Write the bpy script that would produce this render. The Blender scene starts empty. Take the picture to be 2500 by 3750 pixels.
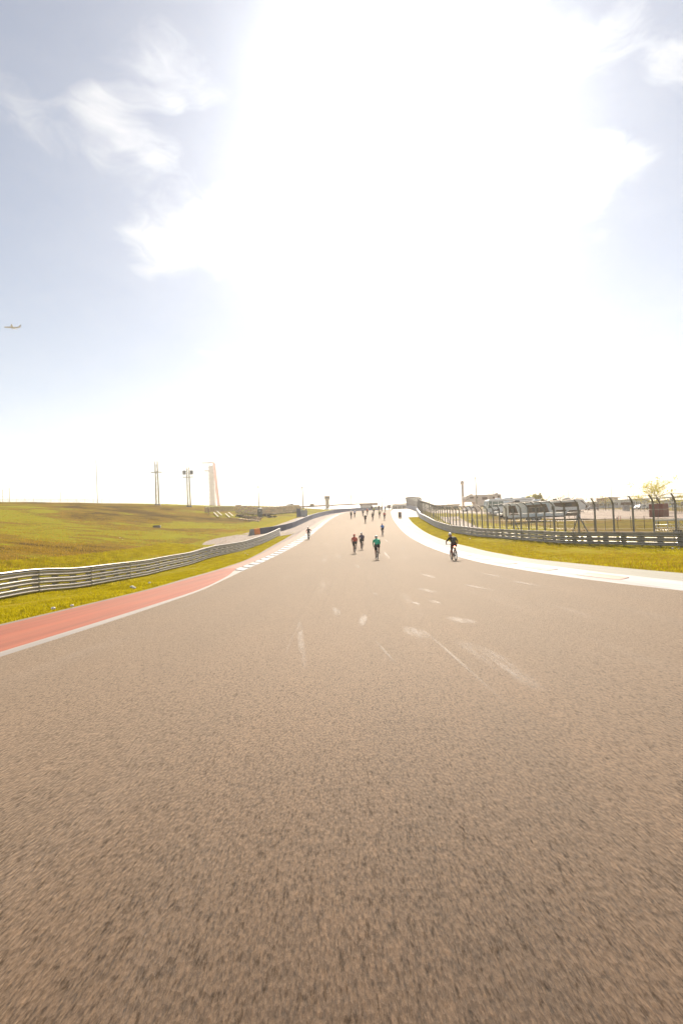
import bpy, bmesh, math, random
import numpy as np
from mathutils import Vector, Matrix
random.seed(7); RNG = np.random.default_rng(7)
R = math.radians
C = bpy.context.scene.collection
sc = bpy.context.scene

# ------------------------------------------------------------------ camera
F = 1667.0; PITCH = R(0.9); ROLL = R(2.5); HC = 1.35
r0 = np.array([1, 0, 0.]); f0 = np.array([0, math.cos(PITCH), math.sin(PITCH)]); u0 = np.array([0, -math.sin(PITCH), math.cos(PITCH)])
RV = math.cos(ROLL)*r0 - math.sin(ROLL)*u0
UV_ = math.sin(ROLL)*r0 + math.cos(ROLL)*u0
cd = bpy.data.cameras.new("camera"); cam = bpy.data.objects.new("camera", cd); C.objects.link(cam)
cd.sensor_fit = 'VERTICAL'; cd.sensor_height = 36.0; cd.sensor_width = 24.0; cd.lens = F/3750.0*36.0
cd.clip_start = 0.05; cd.clip_end = 12000
M = Matrix.Identity(4)
for i in range(3):
    M[i][0] = RV[i]; M[i][1] = UV_[i]; M[i][2] = -f0[i]
M[2][3] = HC
cam.matrix_world = M
sc.camera = cam

# ------------------------------------------------------------------ sky, sun, exposure
SUN_EL = R(39.5); SUN_AZ = R(8.6)      # azimuth from +Y towards +X
sunv = Vector((math.sin(SUN_AZ)*math.cos(SUN_EL), math.cos(SUN_AZ)*math.cos(SUN_EL), math.sin(SUN_EL)))
w = bpy.data.worlds.new("World"); sc.world = w; w.use_nodes = True
nt = w.node_tree; N = nt.nodes; L = nt.links
for n in list(N): N.remove(n)
def wn(t, **kw):
    n = N.new(t)
    for k, v in kw.items(): setattr(n, k, v)
    return n
def wmath(op, a, b=None, c=None, clamp=False):
    n = N.new('ShaderNodeMath'); n.operation = op; n.use_clamp = clamp
    for i, s in enumerate((a, b, c)):
        if s is None: continue
        if isinstance(s, (int, float)): n.inputs[i].default_value = s
        else: L.new(s, n.inputs[i])
    return n.outputs[0]
def wvec(op, a, b=None):
    n = N.new('ShaderNodeVectorMath'); n.operation = op
    for i, s in enumerate((a, b)):
        if s is None: continue
        if isinstance(s, (tuple, Vector)): n.inputs[i].default_value = tuple(s)
        else: L.new(s, n.inputs[i])
    return n
def smooth(s, a, b):
    n = N.new('ShaderNodeMapRange'); n.interpolation_type = 'SMOOTHSTEP'
    L.new(s, n.inputs[0]); n.inputs[1].default_value = a; n.inputs[2].default_value = b
    return n.outputs[0]
SKY_STRENGTH = 0.05
out = wn('ShaderNodeOutputWorld'); bg = wn('ShaderNodeBackground'); bg.inputs[1].default_value = SKY_STRENGTH
sky = wn('ShaderNodeTexSky'); sky.sky_type = 'NISHITA'; sky.sun_disc = False
sky.sun_elevation = SUN_EL; sky.sun_rotation = SUN_AZ
sky.air_density = 1.0; sky.dust_density = 0.2; sky.ozone_density = 1.0; sky.altitude = 150
tc = wn('ShaderNodeTexCoord'); D = tc.outputs['Generated']
sep = wn('ShaderNodeSeparateXYZ'); L.new(D, sep.inputs[0])
dz = wmath('MAXIMUM', sep.outputs[2], 0.0)
den = wmath('ADD', dz, 0.12)
comb = wn('ShaderNodeCombineXYZ')
L.new(wmath('DIVIDE', sep.outputs[0], den), comb.inputs[0]); L.new(wmath('DIVIDE', sep.outputs[1], den), comb.inputs[1])
PL = comb.outputs[0]                              # the cloud layer, seen from below
def noise(vec, scale, detail=6, rough=0.55, dist=0.0):
    n = wn('ShaderNodeTexNoise'); L.new(vec, n.inputs['Vector'])
    n.inputs['Scale'].default_value = scale; n.inputs['Detail'].default_value = detail
    n.inputs['Roughness'].default_value = rough; n.inputs['Distortion'].default_value = dist
    return n
warp = noise(PL, 1.3, 4)
wofs = wvec('SCALE', wvec('SUBTRACT', warp.outputs['Color'], (0.5, 0.5, 0.5)).outputs[0]); wofs.inputs['Scale'].default_value = 0.55
PW = wvec('ADD', PL, wofs.outputs[0]).outputs[0]
fbm = noise(PW, 2.6, 9, 0.6).outputs['Fac']
fine = noise(PW, 7.0, 6, 0.6, 0.8).outputs['Fac']
def ray(px, py):
    d = f0 + RV*((px-1250)/F) - UV_*((py-1875)/F)
    return d/np.linalg.norm(d)
def plane(px, py):
    d = ray(px, py); k = max(d[2], 0)+0.12
    return np.array([d[0]/k, d[1]/k, 0])
# cloud masses of this sky: bearing of their centre and size in the cloud layer, weight
CL = [((500,110),(600,170),.10,.62),((330,310),(560,250),.07,.62),((390,370),(540,560),.11,.62),((0,300),(40,440),.12,.6),((80,352),(330,350),.045,.5),((100,470),(420,520),.16,.38),((760,420),(770,520),.07,.4),
      ((600,900),(1250,740),.20,.9),((760,950),(1300,960),.14,.8),((560,700),(700,720),.16,.4),((1300,760),(2000,700),.19,1.0),((1900,600),(2200,640),.12,.8),((2080,130),(2230,120),.10,.75),((1800,880),(2080,870),.10,.7),
      ((2300,60),(2500,230),.10,.65),((760,1285),(820,1300),.08,.5)]
def segment_mask(a, b, rad, wgt):
    A = plane(*a); B = plane(*b); ab = B-A; l2 = float(ab@ab)
    d = wvec('SUBTRACT', PW, Vector(A)).outputs[0]
    dp = wvec('DOT_PRODUCT', d, Vector(ab/l2)).outputs['Value']
    t = wmath('MINIMUM', wmath('MAXIMUM', dp, 0.0), 1.0)
    sc_ = wvec('SCALE', Vector(ab)); L.new(t, sc_.inputs['Scale'])
    q = wvec('LENGTH', wvec('SUBTRACT', d, sc_.outputs[0]).outputs[0]).outputs['Value']
    return wmath('MULTIPLY', wmath('SUBTRACT', 1.0, smooth(q, rad*0.1, rad*1.25)), wgt)
acc = None
for c in CL:
    m = segment_mask(*c)
    acc = m if acc is None else wmath('MAXIMUM', acc, m)
amp = wmath('ADD', 0.30, wmath('MULTIPLY', wmath('MINIMUM', wmath('MULTIPLY', acc, 2.0), 1.0), 0.70))
body = wmath('MULTIPLY_ADD', amp, wmath('ADD', wmath('MULTIPLY', wmath('SUBTRACT', fbm, 0.5), 1.5), wmath('MULTIPLY', wmath('SUBTRACT', fine, 0.5), 1.0)), wmath('MULTIPLY', acc, 0.80))
cloud = wmath('MULTIPLY', smooth(body, 0.12, 1.2), 0.85)
veil = wmath('MULTIPLY', smooth(fbm, 0.30, 0.85), 0.10)           # thin high cloud everywhere
cov = wmath('MAXIMUM', cloud, veil)
cosg = wvec('DOT_PRODUCT', D, sunv).outputs['Value']
G = 0.86
hg = wmath('POWER', wmath('SUBTRACT', 1+G*G, wmath('MULTIPLY', cosg, 2*G)), -1.5)   # forward scattering in the thin cloud, also shapes the lens glow
bright = wmath('ADD', 6.3, wmath('MULTIPLY', hg, 0.25))
ccol = wvec('SCALE', (1.0, 0.985, 0.96)); L.new(bright, ccol.inputs['Scale'])
mix = wn('ShaderNodeMix', data_type='RGBA'); L.new(cov, mix.inputs[0]); hs = wn('ShaderNodeHueSaturation'); hs.inputs['Saturation'].default_value = 1.15; hs.inputs['Value'].default_value = 0.74; L.new(sky.outputs[0], hs.inputs['Color']); L.new(hs.outputs[0], mix.inputs[6]); L.new(ccol.outputs[0], mix.inputs[7])
# pale haze along the horizon, plus lens glow round the sun put into the sky
aur = wvec('SCALE', (0.95, 0.985, 0.99)); L.new(wmath('ADD', wmath('MULTIPLY', hg, 0.075), wmath('MULTIPLY', wmath('EXPONENT', wmath('MULTIPLY', dz, -2.0)), 5.1)), aur.inputs['Scale'])
addn = wvec('ADD', mix.outputs[2], aur.outputs[0])
L.new(addn.outputs[0], bg.inputs[0]); L.new(bg.outputs[0], out.inputs[0])

sd = bpy.data.lights.new("sun", 'SUN'); sd.energy = 4.8; sd.angle = R(0.53); sd.color = (1.0, 0.86, 0.70)
so = bpy.data.objects.new("sun", sd); C.objects.link(so); so.rotation_euler = (-sunv).to_track_quat('-Z', 'Y').to_euler(); so.location = (0, 0, 60)

sc.view_settings.view_transform = 'Standard'; sc.view_settings.look = 'None'
sc.view_settings.gamma = 1.0; sc.view_settings.use_curve_mapping = False
sc.view_settings.exposure = 1.07
sc.cycles.use_denoising = True
sc.cycles.max_bounces = 6; sc.cycles.diffuse_bounces = 3; sc.cycles.glossy_bounces = 3
sc.cycles.transparent_max_bounces = 24; sc.cycles.volume_bounces = 1
sc.cycles.caustics_reflective = False; sc.cycles.caustics_refractive = False
sc.cycles.sample_clamp_indirect = 6.0

# ------------------------------------------------------------------ helpers
def pchip(pts):
    xs = np.array([p[0] for p in pts], float); ys = np.array([p[1] for p in pts], float)
    h = np.diff(xs); d = np.diff(ys)/h; m = np.zeros_like(ys); m[0] = d[0]; m[-1] = d[-1]
    for i in range(1, len(xs)-1):
        m[i] = 0 if d[i-1]*d[i] <= 0 else 2*d[i-1]*d[i]/(d[i-1]+d[i])
    def f(x):
        x = np.clip(np.asarray(x, float), xs[0], xs[-1]); i = np.clip(np.searchsorted(xs, x)-1, 0, len(xs)-2)
        t = (x-xs[i])/h[i]
        return (1+2*t)*(1-t)**2*ys[i]+t*(1-t)**2*h[i]*m[i]+t*t*(3-2*t)*ys[i+1]+t*t*(t-1)*h[i]*m[i+1]
    return f
def vray(px, py):
    d = f0 + RV*((px-1250)/F) - UV_*((py-1875)/F)
    return d/d[1]
def at(px, py, Y):                       # the point seen at a picture position, Y metres ahead
    return np.array([0, 0, HC]) + vray(px, py)*Y

# the track's long profile: down from the camera, a dip, then up to a crest
P = pchip([(-60,2.2),(-30,1.3),(-10,.55),(0,0),(10,-.62),(20,-1.15),(30,-1.56),(40,-1.77),(46,-1.78),(55,-1.62),(64,-1.3),(69,-1.05),(80,-.25),
           (89,.4),(95,.85),(102,1.35),(110,1.9),(125,2.75),(140,3.45),(153,3.87),(170,4.1),(190,3.9),(230,2.5),(300,1),(430,0)])
xLroad = pchip([(-60,-5.4),(0,-5.05),(9,-4.97),(15,-5.05),(22,-5.6),(28,-6.02),(38,-6.2),(48,-6.0),(57.5,-5.5),(69,-4.9),(84,-3.86),(100,-2.65),(114.5,-1.2),(131,1.0),(143,2.9),(160,6),(200,15),(430,90)])
xLouter = pchip([(-60,-7.9),(0,-7.5),(17,-7.6),(24,-8.0),(39,-8.3),(54,-8.75),(68,-8.4),(78,-7.6),(92,-6.4),(110,-4.2),(131,-.6),(143,1.4),(160,4.6),(200,13.4),(430,88)])
xRroad = pchip([(-60,12),(0,8.7),(6,8.2),(10.5,7.85),(13,7.6),(16,7.47),(22,7.5),(31,7.92),(44,8.45),(59,8.9),(75,9.5),(95,10.7),(112,12.2),(130,14.2),(160,19),(200,28),(430,104)])
xRband = pchip([(-60,13.7),(0,10.2),(10,9.4),(16,9.3),(28,9.6),(44,9.95),(58,10.5),(73,10.8),(88,11.4),(109,13.0),(130,15.3),(160,20),(200,29),(430,105)])
xRouter = pchip([(-60,15.5),(0,11.6),(10,11.1),(16,11),(25,10.95),(34,11.4),(45,11.95),(58,12.05),(70,12.4),(83,13),(98,14.3),(115,16.0),(130,17.8),(160,21.9),(200,32),(430,109)])
BAR = [(-15.3,72.8),(-11.8,77.8),(-9.67,83.8),(-8.5,93.3),(-7.15,105.7),(-5.2,118),(-2.5,131),(0.35,140.5),(5,155),(13,180),(40,270)]
xBar = pchip([(y, x) for x, y in BAR])
WALLR = [(19.4,110),(20.2,122),(21.1,135),(22.2,150),(23.6,165),(28,183),(62,260)]
xWallR = pchip([(90,17.2),(100,18)]+[(y, x) for x, y in WALLR])
RAILR_PX = [(2500,2006,33.5),(2300,2001,36.8),(2050,1993,42),(1900,1981,49),(1751,1971,58.5),(1655,1957,68),(1591,1936,79),(1543,1907,95),(1526,1890,112)]
RAILL_PX = [(0,2235,18.7),(268,2184,23.5),(536,2121.5,31.2),(700,2077,39.5),(900,2025,54),(967,1996,62),(1026,1958,73)]
def eL(y): return np.where(y < 76, xLouter(y), xBar(np.maximum(y, 73.6))-0.2)
def eR(y): return np.where(y < 99, xRouter(y), xWallR(y)+0.2)

ctrl = []
for px, py, d in RAILR_PX + RAILL_PX: ctrl.append(at(px, py, d))
for px, py, d in [(0,2125,20.5),(0,2050,29),(0,1980,45),(0,1900,76),(0,1839,110),(300,2070,33),(300,1980,55),(300,1900,85),(300,1845,116),
                  (600,2030,45),(600,1950,72),(600,1890,100),(600,1851,124),(780,1975,68),(780,1925,92),(780,1880,112),(780,1858,130),
                  (860,1962,74),(952,1894,116),(1000,1940,82),(1040,1890,120),(1100,1898,108),(900,1888,132),(1000,1887,138),(1090,1880,146),(900,1856,152),(1000,1857,156),(1090,1862,160),
                  (1160,1884,128),(1200,1874,146),
                  (2000,1905,77),(2200,1900,76),(2300,1944,44),(2480,1942,42),(2400,1893,73),(2480,1890,70),(2200,1867,140),(2450,1866,140),(1900,1887,95),(1750,1873,112),(1700,1900,94),(1650,1908,95),(1570,1885,135),
                  (1600,1876,150),(2480,1854,420),(2000,1852,420),(1700,1852,420),(1900,1925,62),(2100,1925,58)]:
    ctrl.append(at(px, py, d))
for p in [(-15.5,0,-.5),(-16,-40,1.0),(-40,0,.8),(-60,-40,3),(-120,0,5),(-300,0,8),(-300,150,11),(-95,160,9.6),(-160,240,10.5),(-60,170,8),(-30,190,7.2),(-300,420,17),(-120,420,17),(0,420,11),(60,420,5),
          (45,10,-1.6),(60,-40,0),(200,0,-1.5),(400,200,-1),(600,420,-1),(-700,420,22),(-700,0,10),(700,0,-1),(-20,230,6),(60,230,3)]:
    ctrl.append(np.array(p, float))
ctrl = np.array(ctrl)
def tps_fit(q, z, lam=0.02):
    n = len(q); d = np.linalg.norm(q[:, None]-q[None], axis=2); K = np.where(d > 0, d*d*np.log(np.maximum(d, 1e-9)), 0)
    A = np.zeros((n+3, n+3)); A[:n, :n] = K+lam*np.eye(n); A[:n, n] = 1; A[:n, n+1:] = q; A[n, :n] = 1; A[n+1:, :n] = q.T
    s = np.linalg.solve(A, np.concatenate([z, np.zeros(3)]))
    return s
def cpts():                                  # the track bed itself also steers the terrain
    o = []
    for y in list(range(-40, 160, 12))+[180, 220, 300]:
        yy = float(y)
        o += [(float(eL(np.array(yy))), yy, float(P(yy))), (float(eR(np.array(yy))), yy, float(P(yy)))]
    return np.array(o)
CT = np.vstack([ctrl, cpts()])
QS = 40.0
SOL = tps_fit(CT[:, :2]/QS, CT[:, 2])
def Traw(x, y):
    q = np.stack([np.ravel(x), np.ravel(y)], 1)/QS; c = CT[:, :2]/QS; outv = np.empty(len(q))
    for i in range(0, len(q), 20000):
        d2 = ((q[i:i+20000, None]-c[None])**2).sum(2)
        outv[i:i+20000] = (0.5*d2*np.log(np.maximum(d2, 1e-18)))@SOL[:len(c)]+SOL[len(c)]+q[i:i+20000]@SOL[len(c)+1:]
    return outv.reshape(np.shape(x))
def T(x, y):
    x = np.asarray(x, float); y = np.asarray(y, float); x, y = np.broadcast_arrays(x, y)
    z = Traw(np.clip(x, -900, 900), np.clip(y, -60, 430))
    yc = np.clip(y, -60, 430); p = P(yc)
    s = np.maximum(np.maximum(eL(yc)-x, x-eR(yc)), 0)
    t = np.clip(s/5.0, 0, 1); t = t*t*(3-2*t)
    z = p*(1-t)+z*t
    if np.any(y > 430):
        far = np.clip((y-430)/700, 0, 1); far = far*far*(3-2*far); k = np.clip((x+250)/500, 0, 1); k = k*k*(3-2*k)
        z = z*(1-far)+far*(14-17*k)
    return z
def ground(px, py, y0=1.0, y1=420.0):     # where the sight line through a picture position meets the ground
    v = vray(px, py); Y = np.arange(y0, y1, 0.1); g = HC+v[2]*Y-T(v[0]*Y, Y)
    k = np.where(g < 0)[0]; i = k[0] if len(k) else int(np.argmin(g))
    return np.array([v[0]*Y[i], Y[i], float(T(v[0]*Y[i], Y[i]))])
def G3(x, y, dz=0.0): return np.array([x, y, float(T(x, y))+dz])
def height_to(px_top, base, py_top=None):
    return None

class MB:
    def __init__(s): s.v = []; s.f = []; s.m = []; s.sm = []; s.uv = None
    def add(s, vs, fs, mi=0, smooth=False):
        o = len(s.v); s.v.extend([tuple(map(float, v)) for v in vs])
        for f in fs: s.f.append(tuple(i+o for i in f)); s.m.append(mi); s.sm.append(smooth)
    def box(s, c, size, rz=0, mi=0, rx=0, ry=0, taper=1.0):
        a, b, h = size[0]/2, size[1]/2, size[2]/2
        mt = Matrix.Rotation(rz, 3, 'Z') @ Matrix.Rotation(ry, 3, 'Y') @ Matrix.Rotation(rx, 3, 'X')
        vs = []
        for z, k in ((-h, 1), (h, taper)):
            for x, y in ((-a, -b), (a, -b), (a, b), (-a, b)):
                vs.append(mt @ Vector((x*k, y*k, z)) + Vector(c))
        s.add(vs, [(0, 3, 2, 1), (4, 5, 6, 7), (0, 1, 5, 4), (1, 2, 6, 5), (2, 3, 7, 6), (3, 0, 4, 7)], mi)
    def rbox(s, c, size, bev, rz=0, mi=0):                   # box with chamfered edges
        a, b, h = size[0]/2, size[1]/2, size[2]/2; e = bev; mt = Matrix.Rotation(rz, 3, 'Z'); vs = []
        ring = lambda A, B: [(-A+e, -B), (A-e, -B), (A, -B+e), (A, B-e), (A-e, B), (-A+e, B), (-A, B-e), (-A, -B+e)]
        for z, k in ((-h, e), (-h+e, 0), (h-e, 0), (h, e)):
            for x, y in ring(a-k, b-k): vs.append(mt @ Vector((x, y, z)) + Vector(c))
        fs = [tuple(range(7, -1, -1)), tuple(range(24, 32))]
        for r in range(3):
            for i in range(8): fs.append((r*8+i, r*8+(i+1) % 8, r*8+8+(i+1) % 8, r*8+8+i))
        s.add(vs, fs, mi)
    def tube(s, p0, p1, r0_, r1_=None, n=8, mi=0, cap=True, smooth=True):
        s.path([p0, p1], [r0_, r0_ if r1_ is None else r1_], n, mi, cap, smooth)
    def path(s, pts, rad, n=8, mi=0, cap=True, smooth=True, closed=False):
        pts = [Vector(p) for p in pts]
        if isinstance(rad, (int, float)): rad = [rad]*len(pts)
        vs = []; k = len(pts); pu = None
        for i in range(k):
            a = pts[(i-1) % k] if (i > 0 or closed) else pts[i]; b = pts[(i+1) % k] if (i < k-1 or closed) else pts[i]
            t = (b-a).normalized()
            u = (Vector((0, 0, 1)) if abs(t.z) < 0.9 else Vector((1, 0, 0))) if pu is None else pu
            u = (u-t*u.dot(t)).normalized(); pu = u; v = t.cross(u)
            for j in range(n):
                an = 2*math.pi*j/n; vs.append(pts[i]+(u*math.cos(an)+v*math.sin(an))*rad[i])
        fs = []
        for i in range(k if closed else k-1):
            for j in range(n): fs.append((i*n+j, i*n+(j+1) % n, ((i+1) % k)*n+(j+1) % n, ((i+1) % k)*n+j))
        if cap and not closed: fs += [tuple(range(n-1, -1, -1)), tuple(range((k-1)*n, k*n))]
        s.add(vs, fs, mi, smooth)
    def sweep(s, path, prof, mi=0, up=(0, 0, 1), closed_prof=False, smooth=True, ends=False):   # prof: (side, height) pairs along a path
        pts = [Vector(p) for p in path]; k = len(pts); n = len(prof); vs = []
        for i in range(k):
            t = (pts[min(i+1, k-1)]-pts[max(i-1, 0)]); t.z = 0; t.normalize(); sd_ = Vector((t.y, -t.x, 0))
            for a, h in prof: vs.append(pts[i]+sd_*a+Vector((0, 0, h)))
        fs = []; m = n if closed_prof else n-1
        for i in range(k-1):
            for j in range(m): fs.append((i*n+j, i*n+(j+1) % n, (i+1)*n+(j+1) % n, (i+1)*n+j))
        if ends and closed_prof: fs += [tuple(range(n-1, -1, -1)), tuple(range((k-1)*n, k*n))]
        s.add(vs, fs, mi, smooth)
    def prism(s, pts, d, mi=0):                      # flat outline (list of 3D points) pushed along d
        pts = [Vector(p) for p in pts]; n = len(pts); d = Vector(d)
        s.add(pts+[p+d for p in pts], [tuple(range(n-1, -1, -1)), tuple(range(n, 2*n))]+[(i, (i+1) % n, n+(i+1) % n, n+i) for i in range(n)], mi)
    def ell(s, c, r, n=10, m=6, mi=0, rot=None):
        c = Vector(c); vs = []
        for i in range(m+1):
            th = math.pi*i/m
            for j in range(n):
                ph = 2*math.pi*j/n; v = Vector((r[0]*math.sin(th)*math.cos(ph), r[1]*math.sin(th)*math.sin(ph), r[2]*math.cos(th)))
                if rot is not None: v = rot @ v
                vs.append(c+v)
        s.add(vs, [(i*n+j, (i+1)*n+j, (i+1)*n+(j+1) % n, i*n+(j+1) % n) for i in range(m) for j in range(n)], mi, True)
    def build(s, name, mats, parent=None, origin=None):
        me = bpy.data.meshes.new(name); o_ = Vector(origin) if origin is not None else Vector((0, 0, 0))
        me.from_pydata([tuple(Vector(v)-o_) for v in s.v], [], s.f)
        for m in (mats if isinstance(mats, (list, tuple)) else [mats]): me.materials.append(m)
        me.polygons.foreach_set('material_index', s.m); me.polygons.foreach_set('use_smooth', s.sm)
        if s.uv is not None:
            ul = me.uv_layers.new(name='uv'); flat = []
            for f in s.f:
                for i in f: flat += list(s.uv[i])
            ul.data.foreach_set('uv', flat)
        me.update()
        return link(name, me, parent)
def link(name, me, parent=None):
    o = bpy.data.objects.new(name, me); C.objects.link(o)
    if parent is not None: o.parent = parent
    return o
def tag(o, label, cat, group=None, kind=None):
    o['label'] = label; o['category'] = cat
    if group: o['group'] = group
    if kind: o['kind'] = kind
    return o
def thing(name, label, cat, loc=(0, 0, 0), rz=0, group=None):
    o = bpy.data.objects.new(name, None); C.objects.link(o); o.location = tuple(map(float, loc)); o.rotation_euler = (0, 0, rz); o.empty_display_size = 0.3
    return tag(o, label, cat, group)
def kids(o): return [c for c in C.objects if c.parent == o]
def copy_tree(o, parent=None):
    c = o.copy(); C.objects.link(c)
    if parent is not None: c.parent = parent
    for ch in kids(o): copy_tree(ch, c)
    return c
def struct(name, o, label=None):
    o['kind'] = 'structure'
    if label: o['label'] = label
    return o

# ------------------------------------------------------------------ materials
def mat(name, col, rough=0.7, metal=0.0, var=0.12, vscale=3.0, bump=0.0, bscale=40.0, spec=0.5, col2=None, emit=None, stretch=(1, 1, 1), detail=5):
    m = bpy.data.materials.new(name); m.use_nodes = True; t = m.node_tree; b = t.nodes['Principled BSDF']
    b.inputs['Roughness'].default_value = rough; b.inputs['Metallic'].default_value = metal; b.inputs['Specular IOR Level'].default_value = spec
    co = t.nodes.new('ShaderNodeTexCoord'); mp = t.nodes.new('ShaderNodeMapping'); mp.inputs['Scale'].default_value = stretch
    t.links.new(co.outputs['Object'], mp.inputs[0])
    if var > 0 or col2:
        n = t.nodes.new('ShaderNodeTexNoise'); n.inputs['Scale'].default_value = vscale; n.inputs['Detail'].default_value = detail; t.links.new(mp.outputs[0], n.inputs['Vector'])
        r = t.nodes.new('ShaderNodeValToRGB'); r.color_ramp.elements[0].position = 0.3; r.color_ramp.elements[1].position = 0.7
        c2 = col2 if col2 else tuple(min(1, c*(1+var)) for c in col); c1 = col if col2 else tuple(c*(1-var) for c in col)
        r.color_ramp.elements[0].color = (*c1, 1); r.color_ramp.elements[1].color = (*c2, 1)
        t.links.new(n.outputs['Fac'], r.inputs[0]); t.links.new(r.outputs[0], b.inputs['Base Color'])
    else: b.inputs['Base Color'].default_value = (*col, 1)
    if bump > 0:
        n2 = t.nodes.new('ShaderNodeTexNoise'); n2.inputs['Scale'].default_value = bscale; n2.inputs['Detail'].default_value = 4; t.links.new(mp.outputs[0], n2.inputs['Vector'])
        bp = t.nodes.new('ShaderNodeBump'); bp.inputs['Strength'].default_value = bump; bp.inputs['Distance'].default_value = 0.02
        t.links.new(n2.outputs['Fac'], bp.inputs['Height']); t.links.new(bp.outputs[0], b.inputs['Normal'])
    if emit:
        b.inputs['Emission Color'].default_value = (*emit[:3], 1); b.inputs['Emission Strength'].default_value = emit[3]
    return m
class NT:                                        # small wrapper for longer node trees
    def __init__(s, name):
        s.m = bpy.data.materials.new(name); s.m.use_nodes = True; s.t = s.m.node_tree; s.b = s.t.nodes['Principled BSDF']
        s.obj = s.t.nodes.new('ShaderNodeTexCoord').outputs['Object']
    def _in(s, sock, v):
        if isinstance(v, (int, float)): sock.default_value = v
        elif isinstance(v, tuple): sock.default_value = v if len(v) != 3 or sock.type != 'RGBA' else (*v, 1)
        else: s.t.links.new(v, sock)
    def map(s, scale, vec=None):
        n = s.t.nodes.new('ShaderNodeMapping'); n.inputs['Scale'].default_value = scale; s.t.links.new(vec or s.obj, n.inputs[0]); return n.outputs[0]
    def noise(s, vec, scale, detail=5, rough=0.55, dist=0.0):
        n = s.t.nodes.new('ShaderNodeTexNoise'); s.t.links.new(vec, n.inputs['Vector']); n.inputs['Scale'].default_value = scale
        n.inputs['Detail'].default_value = detail; n.inputs['Roughness'].default_value = rough; n.inputs['Distortion'].default_value = dist; return n.outputs['Fac']
    def vor(s, vec, scale, feature='F1', out='Distance'):
        n = s.t.nodes.new('ShaderNodeTexVoronoi'); n.feature = feature; s.t.links.new(vec, n.inputs['Vector']); n.inputs['Scale'].default_value = scale; return n.outputs[out]
    def ramp(s, fac, stops):
        n = s.t.nodes.new('ShaderNodeValToRGB'); e = n.color_ramp.elements
        while len(e) < len(stops): e.new(0.5)
        for i, (p, c) in enumerate(stops): e[i].position = p; e[i].color = (*c, 1) if isinstance(c, tuple) else (c, c, c, 1)
        s.t.links.new(fac, n.inputs[0]); return n.outputs[0]
    def mix(s, fac, a, b, mode='MIX'):
        n = s.t.nodes.new('ShaderNodeMix'); n.data_type = 'RGBA'; n.blend_type = mode; s._in(n.inputs[0], fac); s._in(n.inputs[6], a); s._in(n.inputs[7], b); return n.outputs[2]
    def math(s, op, a, b=0.0, clamp=False):
        n = s.t.nodes.new('ShaderNodeMath'); n.operation = op; n.use_clamp = clamp; s._in(n.inputs[0], a); s._in(n.inputs[1], b); return n.outputs[0]
    def bump(s, h, strength, dist=0.01):
        n = s.t.nodes.new('ShaderNodeBump'); n.inputs['Strength'].default_value = strength; n.inputs['Distance'].default_value = dist; s.t.links.new(h, n.inputs['Height'])
        s.t.links.new(n.outputs[0], s.b.inputs['Normal']); return n
    def set(s, **kw):
        for k, v in kw.items(): s._in(s.b.inputs[k.replace('_', ' ')], v)
        return s

def asphalt(name, dark, light, rough, gloss=True, sheen=0.0):
    a = NT(name)
    run = a.map((1, 0.24, 1))                              # aggregate worn along the direction of travel
    g1 = a.noise(run, 95, 3, 0.75); g2 = a.noise(run, 58, 4, 0.75); vv = a.vor(a.map((1, 0.45, 1)), 70)
    wear = a.noise(a.map((0.9, 0.03, 1)), 1.0, 6, 0.65); blot = a.noise(a.map((2.2, 1.1, 1)), 1.0, 6, 0.65)
    base = a.ramp(g1, [(0.28, tuple(c*0.35 for c in dark)), (0.44, dark), (0.60, light), (0.84, tuple(min(1, c*1.9) for c in light))])
    mid = a.ramp(g2, [(0.34, 0.5), (0.48, 0.97), (0.72, 1.3)])
    col = a.mix(1.0, base, mid, 'MULTIPLY')
    col = a.mix(1.0, col, a.ramp(wear, [(0.3, 0.74), (0.7, 1.24)]), 'MULTIPLY')
    col = a.mix(1.0, col, a.ramp(blot, [(0.3, 0.84), (0.7, 1.14)]), 'MULTIPLY')
    a.set(Base_Color=col)
    if gloss:
        streak = a.noise(a.map((1.6, 0.10, 1)), 1.0, 5, 0.65); patch = a.noise(a.map((0.8, 0.22, 1)), 1.0, 3)
        pol = a.math('MULTIPLY', a.ramp(streak, [(0.55, 0.0), (0.75, 1.0)]), a.ramp(patch, [(0.5, 0.0), (0.68, 1.0)]))
        a.set(Roughness=a.math('SUBTRACT', a.math('ADD', rough, a.math('MULTIPLY', g2, 0.12)), a.math('MULTIPLY', pol, 0.20)))
    else: a.set(Roughness=rough)
    h = a.math('ADD', a.math('MULTIPLY', g1, 0.6), a.math('MULTIPLY', vv, 0.5))
    a.bump(h, 0.6, 0.012); a.set(Specular_IOR_Level=a.math('MULTIPLY', a.ramp(g2, [(0.35, 0.35), (0.48, 1.0)]), 0.3), Sheen_Weight=a.math('MULTIPLY', a.math('MULTIPLY', a.ramp(g2, [(0.35, 0.55), (0.48, 1.0)]), a.ramp(g1, [(0.30, 0.45), (0.55, 1.05)])), sheen), Sheen_Roughness=0.45, Sheen_Tint=(1.0, 0.75, 0.51))
    return a.m
M_ASPH = asphalt('asphalt', (0.041, 0.0215, 0.0095), (0.068, 0.038, 0.0185), 0.70, True, 0.78)
M_ASPH2 = asphalt('old asphalt', (0.20, 0.155, 0.12), (0.28, 0.22, 0.17), 0.75, False)
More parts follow.
